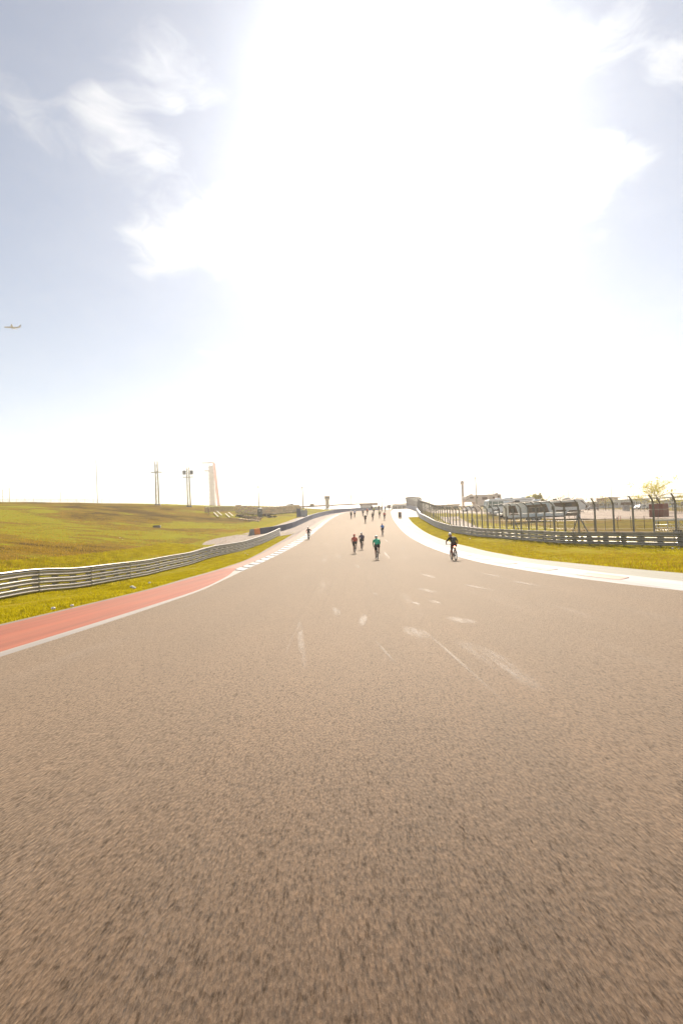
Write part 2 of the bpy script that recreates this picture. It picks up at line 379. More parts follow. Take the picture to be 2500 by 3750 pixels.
def paint(name, col, worn, amt=0.5, rough=0.45, scale=2.0, thr=0.5, lo=0.84):
    a = NT(name); n = a.noise(a.map((1.2, 0.12, 1)), scale, 8, 0.7); g = a.noise(a.obj, 60, 3, 0.7); e = a.noise(a.map((3.0, 0.10, 1)), 1.0, 4)
    f = a.math('ADD', a.math('MULTIPLY', n, 0.8), a.math('MULTIPLY', g, 0.35))
    c = a.mix(a.ramp(f, [(thr, 0.0), (thr+0.3/amt*0.5, 1.0)]), col, worn)
    c = a.mix(1.0, c, a.ramp(e, [(0.3, lo), (0.7, 1.08)]), 'MULTIPLY')
    a.set(Base_Color=c, Roughness=rough); a.bump(g, 0.25, 0.006); return a.m
M_WHITE = paint('white track paint', (0.49, 0.51, 0.52), (0.29, 0.27, 0.25), 0.5, 0.75, 2.0, 0.45, 0.66)
M_GREYLINE = paint('grey edge line', (0.27, 0.245, 0.22), (0.20, 0.175, 0.15), 0.5, 0.6)
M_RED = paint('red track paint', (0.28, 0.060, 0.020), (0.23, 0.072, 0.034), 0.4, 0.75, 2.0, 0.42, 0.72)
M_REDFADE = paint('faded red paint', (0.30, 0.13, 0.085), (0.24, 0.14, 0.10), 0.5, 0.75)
M_REDPALE = paint('bleached red paint', (0.46, 0.25, 0.19), (0.56, 0.52, 0.48), 0.7, 0.7, 1.4, 0.56)
M_APRON = paint('worn apron paint', (0.24, 0.235, 0.19), (0.19, 0.175, 0.14), 0.5, 0.75)
M_APRONL = paint('dusty apron', (0.21, 0.16, 0.13), (0.17, 0.135, 0.11), 0.5, 0.85)
M_KGAP = paint('grimy kerb base', (0.28, 0.235, 0.205), (0.22, 0.18, 0.155), 0.5, 0.85)
M_CONC = mat('pale concrete', (0.42, 0.39, 0.34), 0.75, 0, 0.12, 0.6, 0.1, 30)
def grass_mat(name, stops, scale=0.22, rough=0.9, fine=9.0, bump=0.6, patch=None):
    a = NT(name)
    big = a.noise(a.map((0.6, 1.0, 1.0)), scale, 6, 0.62, 0.6); md = a.noise(a.map((0.5, 1.2, 1)), scale*7, 5, 0.65); fn = a.noise(a.map((1, 1, 1)), fine, 4, 0.7)
    f = a.math('ADD', a.math('MULTIPLY', big, 0.62), a.math('ADD', a.math('MULTIPLY', md, 0.30), a.math('MULTIPLY', fn, 0.12)))
    c = a.ramp(f, stops); c = a.mix(1.0, c, a.ramp(fn, [(0.25, 0.62), (0.75, 1.3)]), 'MULTIPLY')
    a.set(Base_Color=c, Roughness=rough, Specular_IOR_Level=0.02); a.bump(a.math('ADD', md, fn), bump, 0.06); return a.m
GREEN = (0.215, 0.205, 0.004); OLIVE = (0.135, 0.098, 0.005); DRY = (0.195, 0.110, 0.012); BROWN = (0.070, 0.040, 0.005); SOIL = (0.17, 0.105, 0.055)
M_FIELD = grass_mat('field grass', [(0.445, BROWN), (0.477, OLIVE), (0.502, DRY), (0.526, OLIVE), (0.553, GREEN)], 0.045, fine=6.0)
M_VERGE = grass_mat('verge grass', [(0.36, (0.20, 0.135, 0.02)), (0.46, (0.25, 0.20, 0.006)), (0.58, (0.24, 0.215, 0.005)), (0.70, (0.30, 0.20, 0.012))], 0.35, fine=12)
M_SWALE = grass_mat('swale grass', [(0.40, OLIVE), (0.47, GREEN), (0.54, (0.21, 0.19, 0.005)), (0.62, DRY)], 0.12, fine=8)
M_LOT = grass_mat('lot grass', [(0.36, SOIL), (0.46, (0.17, 0.11, 0.03)), (0.54, (0.15, 0.115, 0.012)), (0.66, (0.16, 0.145, 0.008))], 0.12, fine=8)
M_STEEL = mat('galvanised steel', (0.40, 0.375, 0.34), 0.42, 0.5, 0.12, 1.5, 0.06, 20)
M_STEELD = mat('weathered steel', (0.19, 0.185, 0.18), 0.55, 0.35, 0.15, 2.0)

# ------------------------------------------------------------------ track, kerbs, verges, terrain
YS = np.concatenate([np.arange(-40, -4, 4), np.arange(-4, 20, 0.5), np.arange(20, 160, 1.0), np.arange(160, 200, 2.0), np.arange(200, 431, 10.0)])
def strip(name, fl, fr, m, ys=YS, dz=0.0, cols=2, y0=-1e9, y1=1e9):
    ys = ys[(ys >= y0) & (ys <= y1)]; mb = MB(); vs = []; fs = []
    xl = np.asarray(fl(ys), float); xr = np.asarray(fr(ys), float)
    for c in range(cols):
        x = xl+(xr-xl)*c/(cols-1); z = T(x, ys)+dz
        vs.append(np.stack([x, ys, z], 1))
    vs = np.stack(vs, 1).reshape(-1, 3)
    for i in range(len(ys)-1):
        for c in range(cols-1): a = i*cols+c; fs.append((a, a+1, a+cols+1, a+cols))
    mb.add(vs, fs, 0, True); return struct(name, mb.build(name, m))
off = lambda f, d: (lambda y: f(y)+d)
KERB0, KERB1 = 27.0, 128.0
xLkerb = pchip([(-60,-5.6),(0,-5.25),(15,-5.25),(22,-5.8),(25.5,-6.3),(28.5,-6.75),(38,-7.0),(53,-6.95),(67.6,-6.15),(81.6,-5.0),(95,-4.1),(110,-2.5),(128,0.1),(143,2.5),(160,5.6),(200,14.6),(430,89.6)])
xLred = pchip([(-60,-7.7),(0,-7.33),(17,-7.42),(25,-7.75),(35,-7.95),(44,-8.1),(55,-8.05),(71,-7.25),(86,-5.9),(100,-4.7),(110,-3.6),(131,-.5),(143,1.6),(160,4.9),(200,13.7),(430,88.4)])
road = strip('race_track', xLroad, xRroad, M_ASPH, cols=9)
strip('edge_line', xLkerb, xLroad, M_GREYLINE, y1=KERB0)
strip('kerb_base', xLkerb, xLroad, M_KGAP, y0=KERB0)
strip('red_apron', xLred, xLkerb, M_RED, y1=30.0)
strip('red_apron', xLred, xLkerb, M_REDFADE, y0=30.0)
strip('apron_edge', xLouter, xLred, M_APRONL)
strip('dusty_apron', lambda y: xBar(y)-0.2, xLouter, M_APRONL, y0=76.0, y1=430, cols=4)
strip('white_edge_line', xRroad, off(xRroad, 0.42), M_WHITE)
strip('kerb_base', off(xRroad, 0.42), xRband, M_WHITE, cols=3)
strip('outer_apron', xRband, xRouter, M_APRON, cols=3)
strip('concrete_runoff', xRouter, lambda y: xWallR(y)+0.2, M_CONC, y0=99.0, y1=430, cols=5)
OFFS = np.concatenate([np.arange(0, 4, 0.5), np.arange(4, 12, 1.0), np.arange(12, 30, 2.0), np.arange(30, 100, 5.0), [100, 115, 135, 160, 200, 260, 340, 450, 600, 800]])
def verge(name, side, m, o0, o1, ys=YS):
    offs = OFFS[(OFFS >= o0) & (OFFS <= o1)]; e = eL(ys) if side < 0 else eR(ys); vs = []; fs = []; k = len(offs)
    X = e[:, None]+side*offs[None]; Y = np.repeat(ys[:, None], k, 1); Z = T(X, Y)
    Z = Z+(np.sin(X*1.7+Y*0.6)*np.cos(Y*1.3-X*0.4)*0.03+np.sin(X*0.45)*np.cos(Y*0.37)*0.06)*np.clip(offs[None]/4, 0, 1)*(Y < 200)
    V = np.stack([X, Y, Z], 2).reshape(-1, 3)
    for i in range(len(ys)-1):
        for c in range(k-1):
            a = i*k+c; q = (a, a+1, a+k+1, a+k); fs.append(q if side > 0 else q[::-1])
    mb = MB(); mb.add(V, fs, 0, True); return struct(name, mb.build(name, m))
verge('grass_verge', -1, M_VERGE, 0, 7)
verge('grass_swale', -1, M_SWALE, 7, 12)
verge('grass_field', -1, M_FIELD, 12, 900)
verge('grass_verge', 1, M_VERGE, 0, 14)
verge('paddock_ground', 1, M_LOT, 14, 900)

def far_sheet():
    xs = np.array([-3000,-2200,-1600,-1200,-900,-700,-500,-350,-250,-150,-80,-30,0,30,80,150,250,350,500,700,900,1200,1600,2200,3000], float)
    ys = np.array([-400,-200,-60,0,100,200,300,400,424,450,480,520,570,640,720,820,940,1100,1400,1900,2500,3100], float)
    X, Y = np.meshgrid(xs, ys); Z = T(X, Y)
    inner = (np.abs(X) < 850) & (Y < 424) & (Y > -40); Z = np.where(inner, Z-6.0, Z-0.4); n = len(xs)
    mb = MB(); mb.add(np.stack([X, Y, Z], 2).reshape(-1, 3), [(r*n+c, r*n+c+1, r*n+n+c+1, r*n+n+c) for r in range(len(ys)-1) for c in range(n-1)], 0, True)
    return struct('terrain', mb.build('terrain', M_FIELD))
far_sheet()
hz = MB(); hz.box((0, 1350, 49), (6400, 3700, 118)); haze = hz.build('haze', [])
hm = bpy.data.materials.new('haze'); hm.use_nodes = True; ht = hm.node_tree
for n in list(ht.nodes): ht.nodes.remove(n)
ho = ht.nodes.new('ShaderNodeOutputMaterial'); pv = ht.nodes.new('ShaderNodeVolumePrincipled')
pv.inputs['Color'].default_value = (0.97, 0.93, 0.87, 1); pv.inputs['Density'].default_value = 0.0006; pv.inputs['Anisotropy'].default_value = 0.5
ht.links.new(pv.outputs[0], ho.inputs['Volume']); haze.data.materials.append(hm); haze['kind'] = 'stuff'

# ------------------------------------------------------------------ placing helpers
def foot(px, Y):                              # ground point Y metres ahead under a picture column
    lo, hi = 1500.0, 2600.0
    for _ in range(40):
        md = (lo+hi)/2; p = at(px, md, Y)
        if p[2] > float(T(p[0], Y)): lo = md
        else: hi = md
    p = at(px, lo, Y); return np.array([p[0], Y, float(T(p[0], Y))])
def top_h(px, py, Y): return at(px, py, Y)[2]
def resample(pts, step):
    pts = np.array(pts, float); d = np.concatenate([[0], np.cumsum(np.linalg.norm(np.diff(pts[:, :2], axis=0), axis=1))])
    n = max(1, int(round(d[-1]/step))); s = np.linspace(0, d[-1], n+1)
    fx = pchip(list(zip(d, pts[:, 0]))); fy = pchip(list(zip(d, pts[:, 1])))
    return np.stack([fx(s), fy(s)], 1), s
def on_ground(xy, dz=0.0): return np.column_stack([xy, T(xy[:, 0], xy[:, 1])+dz])

# more materials
M_DARK = mat('dark painted metal', (0.05, 0.05, 0.05), 0.5, 0.2)
M_BLACK = mat('black plastic', (0.022, 0.021, 0.02), 0.5)
M_RUBBER = mat('tyre rubber', (0.02, 0.02, 0.02), 0.8)
M_NAVY = mat('navy barrier paint', (0.030, 0.040, 0.085), 0.55, 0, 0.18, 1.2, 0.1, 15)
M_SLATE = mat('slate blue barrier paint', (0.10, 0.12, 0.19), 0.55, 0, 0.15, 1.0, 0.1, 15)
M_ORANGE = mat('orange barrier paint', (0.85, 0.24, 0.025), 0.5, 0, 0.1, 2)
M_GREYC = mat('grey concrete', (0.30, 0.28, 0.25), 0.8, 0, 0.15, 2, 0.15, 30)
M_RVW = mat('white gelcoat', (0.90, 0.89, 0.87), 0.3, 0, 0.05, 0.8)
M_RVB = mat('pale blue white panel', (0.70, 0.77, 0.83), 0.35, 0, 0.05, 0.8)
M_RVT = mat('beige camper siding', (0.66, 0.56, 0.46), 0.45, 0, 0.08, 0.8)
M_GRAPH = mat('brown camper graphic', (0.14, 0.088, 0.052), 0.4, 0, 0.15, 1.5)
M_GLASS = mat('tinted glass', (0.05, 0.055, 0.05), 0.08, 0, 0.1, 2)
M_GLASSG = mat('greenish glass', (0.16, 0.22, 0.20), 0.08, 0, 0.1, 2)
M_RUST = mat('oxide red steel', (0.21, 0.048, 0.036), 0.5, 0.1, 0.15, 2.5, 0.05, 20)
M_WOOD = mat('weathered timber', (0.34, 0.27, 0.17), 0.8, 0, 0.25, 2.0, 0.2, 20, stretch=(1, 1, 0.2))
M_ALU = mat('aluminium plank', (0.62, 0.60, 0.56), 0.35, 0.6, 0.08, 3)
M_PALEW = mat('weathered pale plank', (0.40, 0.37, 0.28), 0.6, 0, 0.15, 3)
M_STONE = mat('limestone block', (0.74, 0.55, 0.36), 0.85, 0, 0.2, 2.5, 0.3, 12)
M_STONE2 = mat('darker limestone block', (0.60, 0.46, 0.32), 0.85, 0, 0.2, 2.5, 0.3, 12)  # a darker stone tone, mixed in among the paler blocks
M_PORTA = mat('grey toilet plastic', (0.12, 0.14, 0.14), 0.55, 0, 0.1, 2)
M_WHITEP = mat('white plastic', (0.72, 0.71, 0.68), 0.45, 0, 0.06, 2)
M_REDST = mat('red painted steel tube', (0.70, 0.05, 0.025), 0.4, 0.1, 0.05)
M_TAN = mat('tan steel', (0.30, 0.24, 0.16), 0.6, 0.2, 0.1)
M_BROWNR = mat('brown roof metal', (0.26, 0.16, 0.11), 0.6, 0.1, 0.12)
M_GREYB = mat('grey cladding', (0.42, 0.42, 0.43), 0.6, 0.1, 0.12, 0.5)
M_PALEB = mat('pale blue cladding', (0.42, 0.46, 0.52), 0.5, 0.1, 0.08, 0.4)
M_WHITER = mat('white roof membrane', (0.80, 0.80, 0.78), 0.35, 0, 0.04, 0.4)
M_LATT = mat('galvanised lattice', (0.36, 0.31, 0.17), 0.5, 0.3, 0.1)
M_SHRUB = mat('shrub leaves', (0.05, 0.055, 0.015), 0.7, 0, 0.4, 6)
M_BARK = mat('tree bark', (0.11, 0.085, 0.06), 0.9, 0, 0.25, 5)
def leaf_mat(name, col, tr):
    a = NT(name); n = a.noise(a.obj, 1.2, 4); c = a.ramp(n, [(0.3, tuple(x*0.65 for x in col)), (0.7, tuple(x*1.3 for x in col))])
    df = a.t.nodes.new('ShaderNodeBsdfDiffuse'); tl = a.t.nodes.new('ShaderNodeBsdfTranslucent'); mx = a.t.nodes.new('ShaderNodeMixShader'); mx.inputs[0].default_value = tr
    a.t.links.new(c, df.inputs[0]); a.t.links.new(c, tl.inputs[0]); a.t.links.new(df.outputs[0], mx.inputs[1]); a.t.links.new(tl.outputs[0], mx.inputs[2])
    a.t.links.new(mx.outputs[0], a.t.nodes['Material Output'].inputs[0]); return a.m
M_LEAFY = leaf_mat('young yellow green leaves', (0.50, 0.44, 0.03), 0.5)
M_LEAFG = leaf_mat('green leaves', (0.26, 0.24, 0.03), 0.45)
M_LEAFP = leaf_mat('budding pinkish twigs', (0.26, 0.17, 0.11), 0.4)
M_BLADE = leaf_mat('grass blades', (0.38, 0.32, 0.008), 0.55)
M_BLADED = leaf_mat('dry grass blades', (0.34, 0.22, 0.025), 0.5)
def mesh_mat(name, col, cover):                # woven wire too fine to see singly
    a = NT(name); uv = a.t.nodes.new('ShaderNodeUVMap'); sp = a.t.nodes.new('ShaderNodeSeparateXYZ'); a.t.links.new(uv.outputs[0], sp.inputs[0])
    def line(x):
        fr = a.math('FRACT', x); return a.math('LESS_THAN', fr, cover/2)
    u = a.math('MULTIPLY', a.math('ADD', sp.outputs[0], sp.outputs[1]), 14.0); v = a.math('MULTIPLY', a.math('SUBTRACT', sp.outputs[0], sp.outputs[1]), 14.0)
    f = a.math('MAXIMUM', line(u), line(v)); tr = a.t.nodes.new('ShaderNodeBsdfTransparent'); mx = a.t.nodes.new('ShaderNodeMixShader')
    a.t.links.new(f, mx.inputs[0]); a.t.links.new(tr.outputs[0], mx.inputs[1]); a.t.links.new(a.b.outputs[0], mx.inputs[2]); a.t.links.new(mx.outputs[0], a.t.nodes['Material Output'].inputs[0])
    a.b.inputs['Base Color'].default_value = (*col, 1); a.b.inputs['Roughness'].default_value = 0.5; a.b.inputs['Metallic'].default_value = 0.4; return a.m
M_WIRE = mesh_mat('chain link wire', (0.22, 0.20, 0.18), 0.12)
M_WIRED = mesh_mat('debris screen wire', (0.20, 0.19, 0.185), 0.42)
M_WIREF = mesh_mat('far chain link wire', (0.25, 0.22, 0.20), 0.16)

# ------------------------------------------------------------------ guardrails
WB = [(0, 0), (.045, .03), (.083, .06), (.083, .095), (.02, .135), (.0, .155), (.02, .175), (.083, .215), (.083, .25), (.045, .28), (0, .31)]
def guardrail(px, label, side, ext0, ext1=0.0):
    pts = [at(a, b, d)[:2] for a, b, d in px]; u = pts[0]-pts[1]; u = u/np.linalg.norm(u); pts = [pts[0]+u*ext0]+pts
    if ext1: v = pts[-1]-pts[-2]; pts.append(pts[-1]+v/np.linalg.norm(v)*ext1)
    xy, s = resample(pts, 0.45); g = on_ground(xy); k = 3                 # three steps to a bay, three bays to a panel
    t = thing('guardrail', label, 'guardrail', g[0]); o = g[0]
    prof = [(side*a, h) for a, h in WB]+[(side*(a-.007), h) for a, h in WB[::-1]]
    lip = [(side*(a+.006), h) for a, h in WB]+[(side*(a+.001), h) for a, h in WB[::-1]]
    for i in range(0, len(g)-1, 3*k):
        seg = g[i:min(i+3*k+1, len(g))]
        if len(seg) < 2: continue
        for row in range(3):
            mb = MB(); base = 0.05+row*(0.358 if side > 0 else 0.352); q = seg+np.array([0, 0, base])
            mb.sweep(q, prof, 0, closed_prof=True, ends=True)
            mb.sweep([q[0], q[0]+(q[1]-q[0])*0.6], lip, 0, closed_prof=True, ends=True)      # lapped splice
            mb.build('rail_panel', M_STEEL, t, o)
        mb = MB(); cp = [(side*-.12, 1.085), (side*.08, 1.085), (side*.10, 1.105), (side*.08, 1.128), (side*-.12, 1.128)]
        mb.sweep(seg, cp, 0, closed_prof=True, ends=True, smooth=False); mb.build('cap_rail', M_STEEL, t, o)
    for i in range(0, len(g), k):
        tg = g[min(i+1, len(g)-1)]-g[max(i-1, 0)]; rz = math.atan2(tg[1], tg[0]); n = np.array([tg[1], -tg[0], 0])/np.hypot(tg[0], tg[1])*side
        mb = MB(); p = g[i]
        mb.box(p-n*.13+np.array([0, 0, .44]), (.10, .14, 1.26), rz)
        for h in (.384, .742): mb.box(p-n*.045+np.array([0, 0, h]), (.42, .06, .05), rz)
        for h in (.205, .563, .921): mb.box(p+n*.006+np.array([0, 0, h]), (.035, .03, .10), rz)
        mb.build('rail_post', M_STEELD, t, o)
    return xy
RL = guardrail(RAILL_PX, 'galvanised three-row guardrail below the grass hill, beside the red painted apron', 1, 14.0)
RR = guardrail(RAILR_PX, 'galvanised three-row guardrail in front of the bent-topped fence posts', -1, 16.0)

# ------------------------------------------------------------------ debris fence behind the right guardrail
def debris_fence(xy_path, label, side, back, hgt, step, brace_every, wire, base_dz=0.0, bend=0.55, bot=0.0, cables=(1.35, 2.1, 2.85)):
    xy, s = resample(xy_path, step)
    tg = np.gradient(xy, axis=0); tg /= np.linalg.norm(tg, axis=1)[:, None]; nn = np.column_stack([tg[:, 1], -tg[:, 0]])*side     # towards the track
    q = xy-nn*back; g = on_ground(q, base_dz); o = g[0]; t = thing('debris_fence', label, 'fence', o); up = np.array([0, 0, 1.0])
    N3 = np.column_stack([nn, np.zeros(len(nn))]); T3 = np.column_stack([tg, np.zeros(len(tg))]); hb = hgt-bend
    tips = g+up*(hgt+0.0)+N3*bend
    for i in range(len(g)):
        mb = MB(); p = g[i]; rz = math.atan2(tg[i][1], tg[i][0])
        mb.box(p+up*(hb/2-.1), (.10, .13, hb+.2), rz)
        mb.path([p+up*(hb-.05), p+up*(hb+bend*.45)+N3[i]*bend*.35, tips[i]], [.066, .062, .055], 6)
        mb.build('fence_post', M_STEELD, t, o)
        if brace_every and i % brace_every == 2:
            for sg in ((-1, 1) if i % (2*brace_every) == 2 else (-1,)):
                mb = MB(); mb.tube(p+up*hb*.74, p+T3[i]*sg*1.25-N3[i]*.25+up*.0, .05, .05, 6); mb.build('brace', M_STEELD, t, o)
    for h in cables:
        mb = MB(); pts = []
        for i in range(len(g)-1):
            a, b = g[i]+up*h+N3[i]*.07, g[i+1]+up*h+N3[i+1]*.07
            pts += [a, (a+b)/2-up*.02]
        pts.append(g[-1]+up*h+N3[-1]*.07); mb.path(pts, .011, 4); mb.build('cable', M_STEEL, t, o)
    mb = MB(); pts = []
    for i in range(len(tips)-1): pts += [tips[i], (tips[i]+tips[i+1])/2-up*.07]
    pts.append(tips[-1]); mb.path(pts, .013, 4); mb.build('cable', M_STEEL, t, o)
    mb = MB(); vs = []; uv = []; fs = []
    for i in range(len(g)):
        for h, off_ in ((bot, .06), (hb, .06), (hgt, bend)): vs.append(g[i]+up*h+N3[i]*off_); uv.append((s[i], h))
    for i in range(len(g)-1):
        for c in range(2): a = i*3+c; fs.append((a, a+3, a+4, a+1))
    mb.add(vs, fs); mb.uv = uv; mb.build('wire_mesh', wire, t, o)
    return g, tips
gR, tipsR = debris_fence(RR, 'tall grey debris fence of bent-topped posts along the guardrail', -1, 0.38, 4.0, 1.5, 7, M_WIRE, bot=1.15)

# white-capped wall curving round behind the concrete run-off, with a dense screen on top
def wall_blocks(path, name, label, cat, h, thick, mats, blen, batter=0.12, top=None):
    xy, s = resample(path, blen); g = on_ground(xy); t = thing(name, label, cat, g[0]); o = g[0]
    for i in range(len(g)-1):
        a, b = g[i], g[i+1]; u = (b-a)/np.linalg.norm(b-a); a2 = a+u*.012; b2 = b-u*.012
        prof = [(-thick/2-batter, -.15), (-thick/2, h), (thick/2, h), (thick/2+batter, -.15)]
        mb = MB(); mb.sweep([a2, b2], prof, 0, closed_prof=True, ends=True, smooth=False); mb.build('wall_block', mats(i, len(g)-1), t, o)
    return g
wall_blocks(WALLR, 'concrete_wall', 'slate blue concrete wall beyond the guardrail end beside the white run-off', 'wall', 1.1, .3, lambda i, n: M_SLATE, 4.0)
debris_fence([(x, y) for x, y in WALLR], 'dense grey screen fence standing on the slate blue wall by the crest', -1, 0.05, 3.9, 2.0, 0, M_WIRED, bend=0.4, bot=1.0, cables=(2.0, 3.0))
def barmat(i, n): return M_GREYC if i == 0 else (M_ORANGE if i == 1 else (M_NAVY if i < 14 else M_SLATE))
xyb, sb = resample(BAR, 2.0)
def barrier():
    d0 = np.array(BAR[1])-np.array(BAR[0]); d0 = d0/np.linalg.norm(d0); st = np.array([-15.0, 73.4])
    segs = [st, st+d0*1.0, st+d0*2.3]; g0 = on_ground(np.array(segs)); o = g0[0]
    t = thing('track_barrier', 'navy concrete barrier with an orange and grey end along the service road', 'barrier', o)
    rest, _ = resample([tuple(segs[2])]+[p for p in BAR if p[1] > 77], 3.6); G_ = on_ground(rest)
    allp = [(g0[0], g0[1], M_GREYC), (g0[1], g0[2], M_ORANGE)]+[(G_[i], G_[i+1], M_NAVY if i < 9 else M_SLATE) for i in range(len(G_)-1)]
    for k, (a, b, m) in enumerate(allp):
        u = (b-a)/np.linalg.norm(b-a); a2 = a+u*.012; b2 = b-u*.012
        h0, h1 = (.95, 1.02) if k == 0 else (1.02, 1.02); sd_ = np.array([u[1], -u[0], 0]); sd_ /= np.linalg.norm(sd_); up = np.array([0, 0, 1.0])
        if k == 0:
            bot = [a2+sd_*.32, b2+sd_*.3, b2-sd_*.3, a2-sd_*.32]; tp = [a2+u*.28+sd_*.12, b2+sd_*.12, b2-sd_*.12, a2+u*.28-sd_*.12]
        else:
            bot = [a2+sd_*.3, b2+sd_*.3, b2-sd_*.3, a2-sd_*.3]; tp = [a2+sd_*.12, b2+sd_*.12, b2-sd_*.12, a2-sd_*.12]
        md = [p+up*.32+(q-p)*.55*np.array([1, 1, 0]) for p, q in zip(bot, tp)]; tp = [p*np.array([1, 1, 1])+up*h1 for p in tp]; bot = [p-up*.15 for p in bot]
        mb = MB(); mb.add(bot+md+tp, [(3, 2, 1, 0), (8, 9, 10, 11)]+[(r*4+i, r*4+(i+1) % 4, r*4+4+(i+1) % 4, r*4+4+i) for r in (0, 1) for i in range(4)])
        ob = mb.build('barrier_block', m, t, o)
        if k == 0: ob['label'] = 'sloped grey end block'
        if k == 1: ob['label'] = 'orange block'
barrier()

# service road behind the left guardrail, and the paths on the paddock side
def drape(name, left, right, m, dz=0.03, n=60, cols=6):
    a, _ = resample(left, 1.0); b, _ = resample(right, 1.0)
    ta = np.linspace(0, 1, n); ia = np.linspace(0, 1, len(a)); ib = np.linspace(0, 1, len(b))
    A = np.column_stack([np.interp(ta, ia, a[:, k]) for k in (0, 1)]); B = np.column_stack([np.interp(ta, ib, b[:, k]) for k in (0, 1)])
    vs = []
    for i in range(n):
        for c in range(cols):
            p = A[i]+(B[i]-A[i])*c/(cols-1); vs.append((p[0], p[1], float(T(p[0], p[1]))+dz))
    mb = MB(); mb.add(vs, [(i*cols+c, i*cols+c+1, i*cols+cols+c+1, i*cols+cols+c) for i in range(n-1) for c in range(cols-1)], 0, True)
    ob = mb.build(name, m); bm = bmesh.new(); bm.from_mesh(ob.data); bmesh.ops.recalc_face_normals(bm, faces=bm.faces)
    if sum(f.normal.z for f in bm.faces) < 0: bmesh.ops.reverse_faces(bm, faces=bm.faces)
    bm.to_mesh(ob.data); bm.free(); return struct(name, ob)
M_SROAD = asphalt('service road asphalt', (0.19, 0.15, 0.12), (0.27, 0.22, 0.18), 0.8, False)
drape('service_road', [(-16.5,52.5),(-19.4,65.6),(-18.8,69.7),(-17.2,74.8),(-15.8,79.1),(-14.0,86.8),(-12.9,94.4),(-10.5,111.6),(-8.6,129),(-4,146),(2,165)],
      [(-13.2,51.5),(-11.9,61),(-10.9,69),(-10.4,76.2),(-10.9,79.2),(-9.9,83.8),(-8.75,93.3),(-7.4,105.7),(-5.5,118),(-2.8,131),(3,154)], M_SROAD, 0.05)
drape('service_road', [(-10.9,69.5),(-10.5,73),(-10.9,76.5),(-10.9,78.9)], [(-7.7,74.0),(-7.4,75.5),(-7.3,77.2),(-7.2,79)], M_SROAD, 0.04, 14)
M_LOTA = asphalt('paddock asphalt', (0.25, 0.19, 0.145), (0.34, 0.27, 0.215), 0.8, False)
drape('paddock_road', [(22,112),(33,101),(36,92),(37,83),(39,76),(42,66),(43,54),(44,44),(47,30)], [(24,170),(60,165),(90,155),(86,130),(78,112),(70,96),(64,80),(60,60),(64,34)], M_LOTA, 0.06, 80, 26)
drape('footpath', [(19.6,62),(19.4,72),(20,84),(21.5,100)], [(21.6,62),(22.2,72),(23.6,84),(25.6,100)], M_LOTA, 0.05, 40)

# ------------------------------------------------------------------ kerb blocks and marks on the track
def kerb_blocks(name, fo, fi, ys, hgt, m, skew, parent, lab=None, gap=0.0):
    for a, b in ys:
        vs = []
        for y, sh in ((a, 0), (b, 0)):
            for f, k in ((fo, 1), (fi, 0)):
                yy = y+skew*k; x = float(f(np.array(yy))); vs.append((x, yy, float(T(x, yy))))
        top = [(v[0], v[1], v[2]+(hgt if i in (0, 2) else hgt*.35)) for i, v in enumerate(vs)]
        o = vs[0]; mb = MB(); q = [vs[0], vs[1], vs[3], vs[2]]; tq = [top[0], top[1], top[3], top[2]]
        mb.add([(v[0], v[1], v[2]-.03) for v in q]+tq, [(3, 2, 1, 0), (4, 5, 6, 7)]+[(i, (i+1) % 4, 4+(i+1) % 4, 4+i) for i in range(4)])
        ob = mb.build(name, m, parent)
        if lab: ob['label'] = lab
    return
bysname = {o.name: o for o in C.objects}
kb = bysname['kerb_base']; kbr = bysname['kerb_base.001']
ys = []; y = KERB0+0.2
while y < 118: ys.append((y, y+1.85)); y += 2.5
kerb_blocks('kerb_block', off(xLkerb, .03), off(xLroad, -.03), ys, .05, M_WHITE, 0.9, kb)
ys2 = [(y, y+2.3) for y in np.arange(4.4, 120, 4.6)]
kerb_blocks('kerb_block', lambda y: xRroad(y)+.60+(xRband(y)-xRroad(y)-.75)*.62, off(xRroad, .60), ys2, .022, M_REDPALE, 0.5, kbr)
def ribbon(name, px, wid, m, dz=0.005):
    g = [ground(a, b, 1.0) for a, b in px]; xy, _ = resample([p[:2] for p in g], max(.25, np.linalg.norm(g[0]-g[-1])/40)); n = len(xy)
    w_ = (wid*.5 if wid > .2 else wid)*np.sin(np.linspace(.12, math.pi-.12, n))**.5; tg = np.gradient(xy, axis=0); tg /= np.linalg.norm(tg, axis=1)[:, None]; nn = np.column_stack([tg[:, 1], -tg[:, 0]])
    vs = []; fs = []; uv = []
    for i in range(n):
        for k in range(5):
            p = xy[i]+nn[i]*w_[i]*(k/4-.5); vs.append((p[0], p[1], float(T(p[0], p[1]))+dz)); uv.append((i/(n-1), k/4))
    for i in range(n-1):
        for k in range(4): a = i*5+k; fs.append((a, a+1, a+6, a+5))
    mb = MB(); mb.add(vs, fs); mb.uv = uv; ob = mb.build(name, m)
    if ob.data.polygons[0].normal.z < 0: ob.data.flip_normals()
    return struct(name, ob)
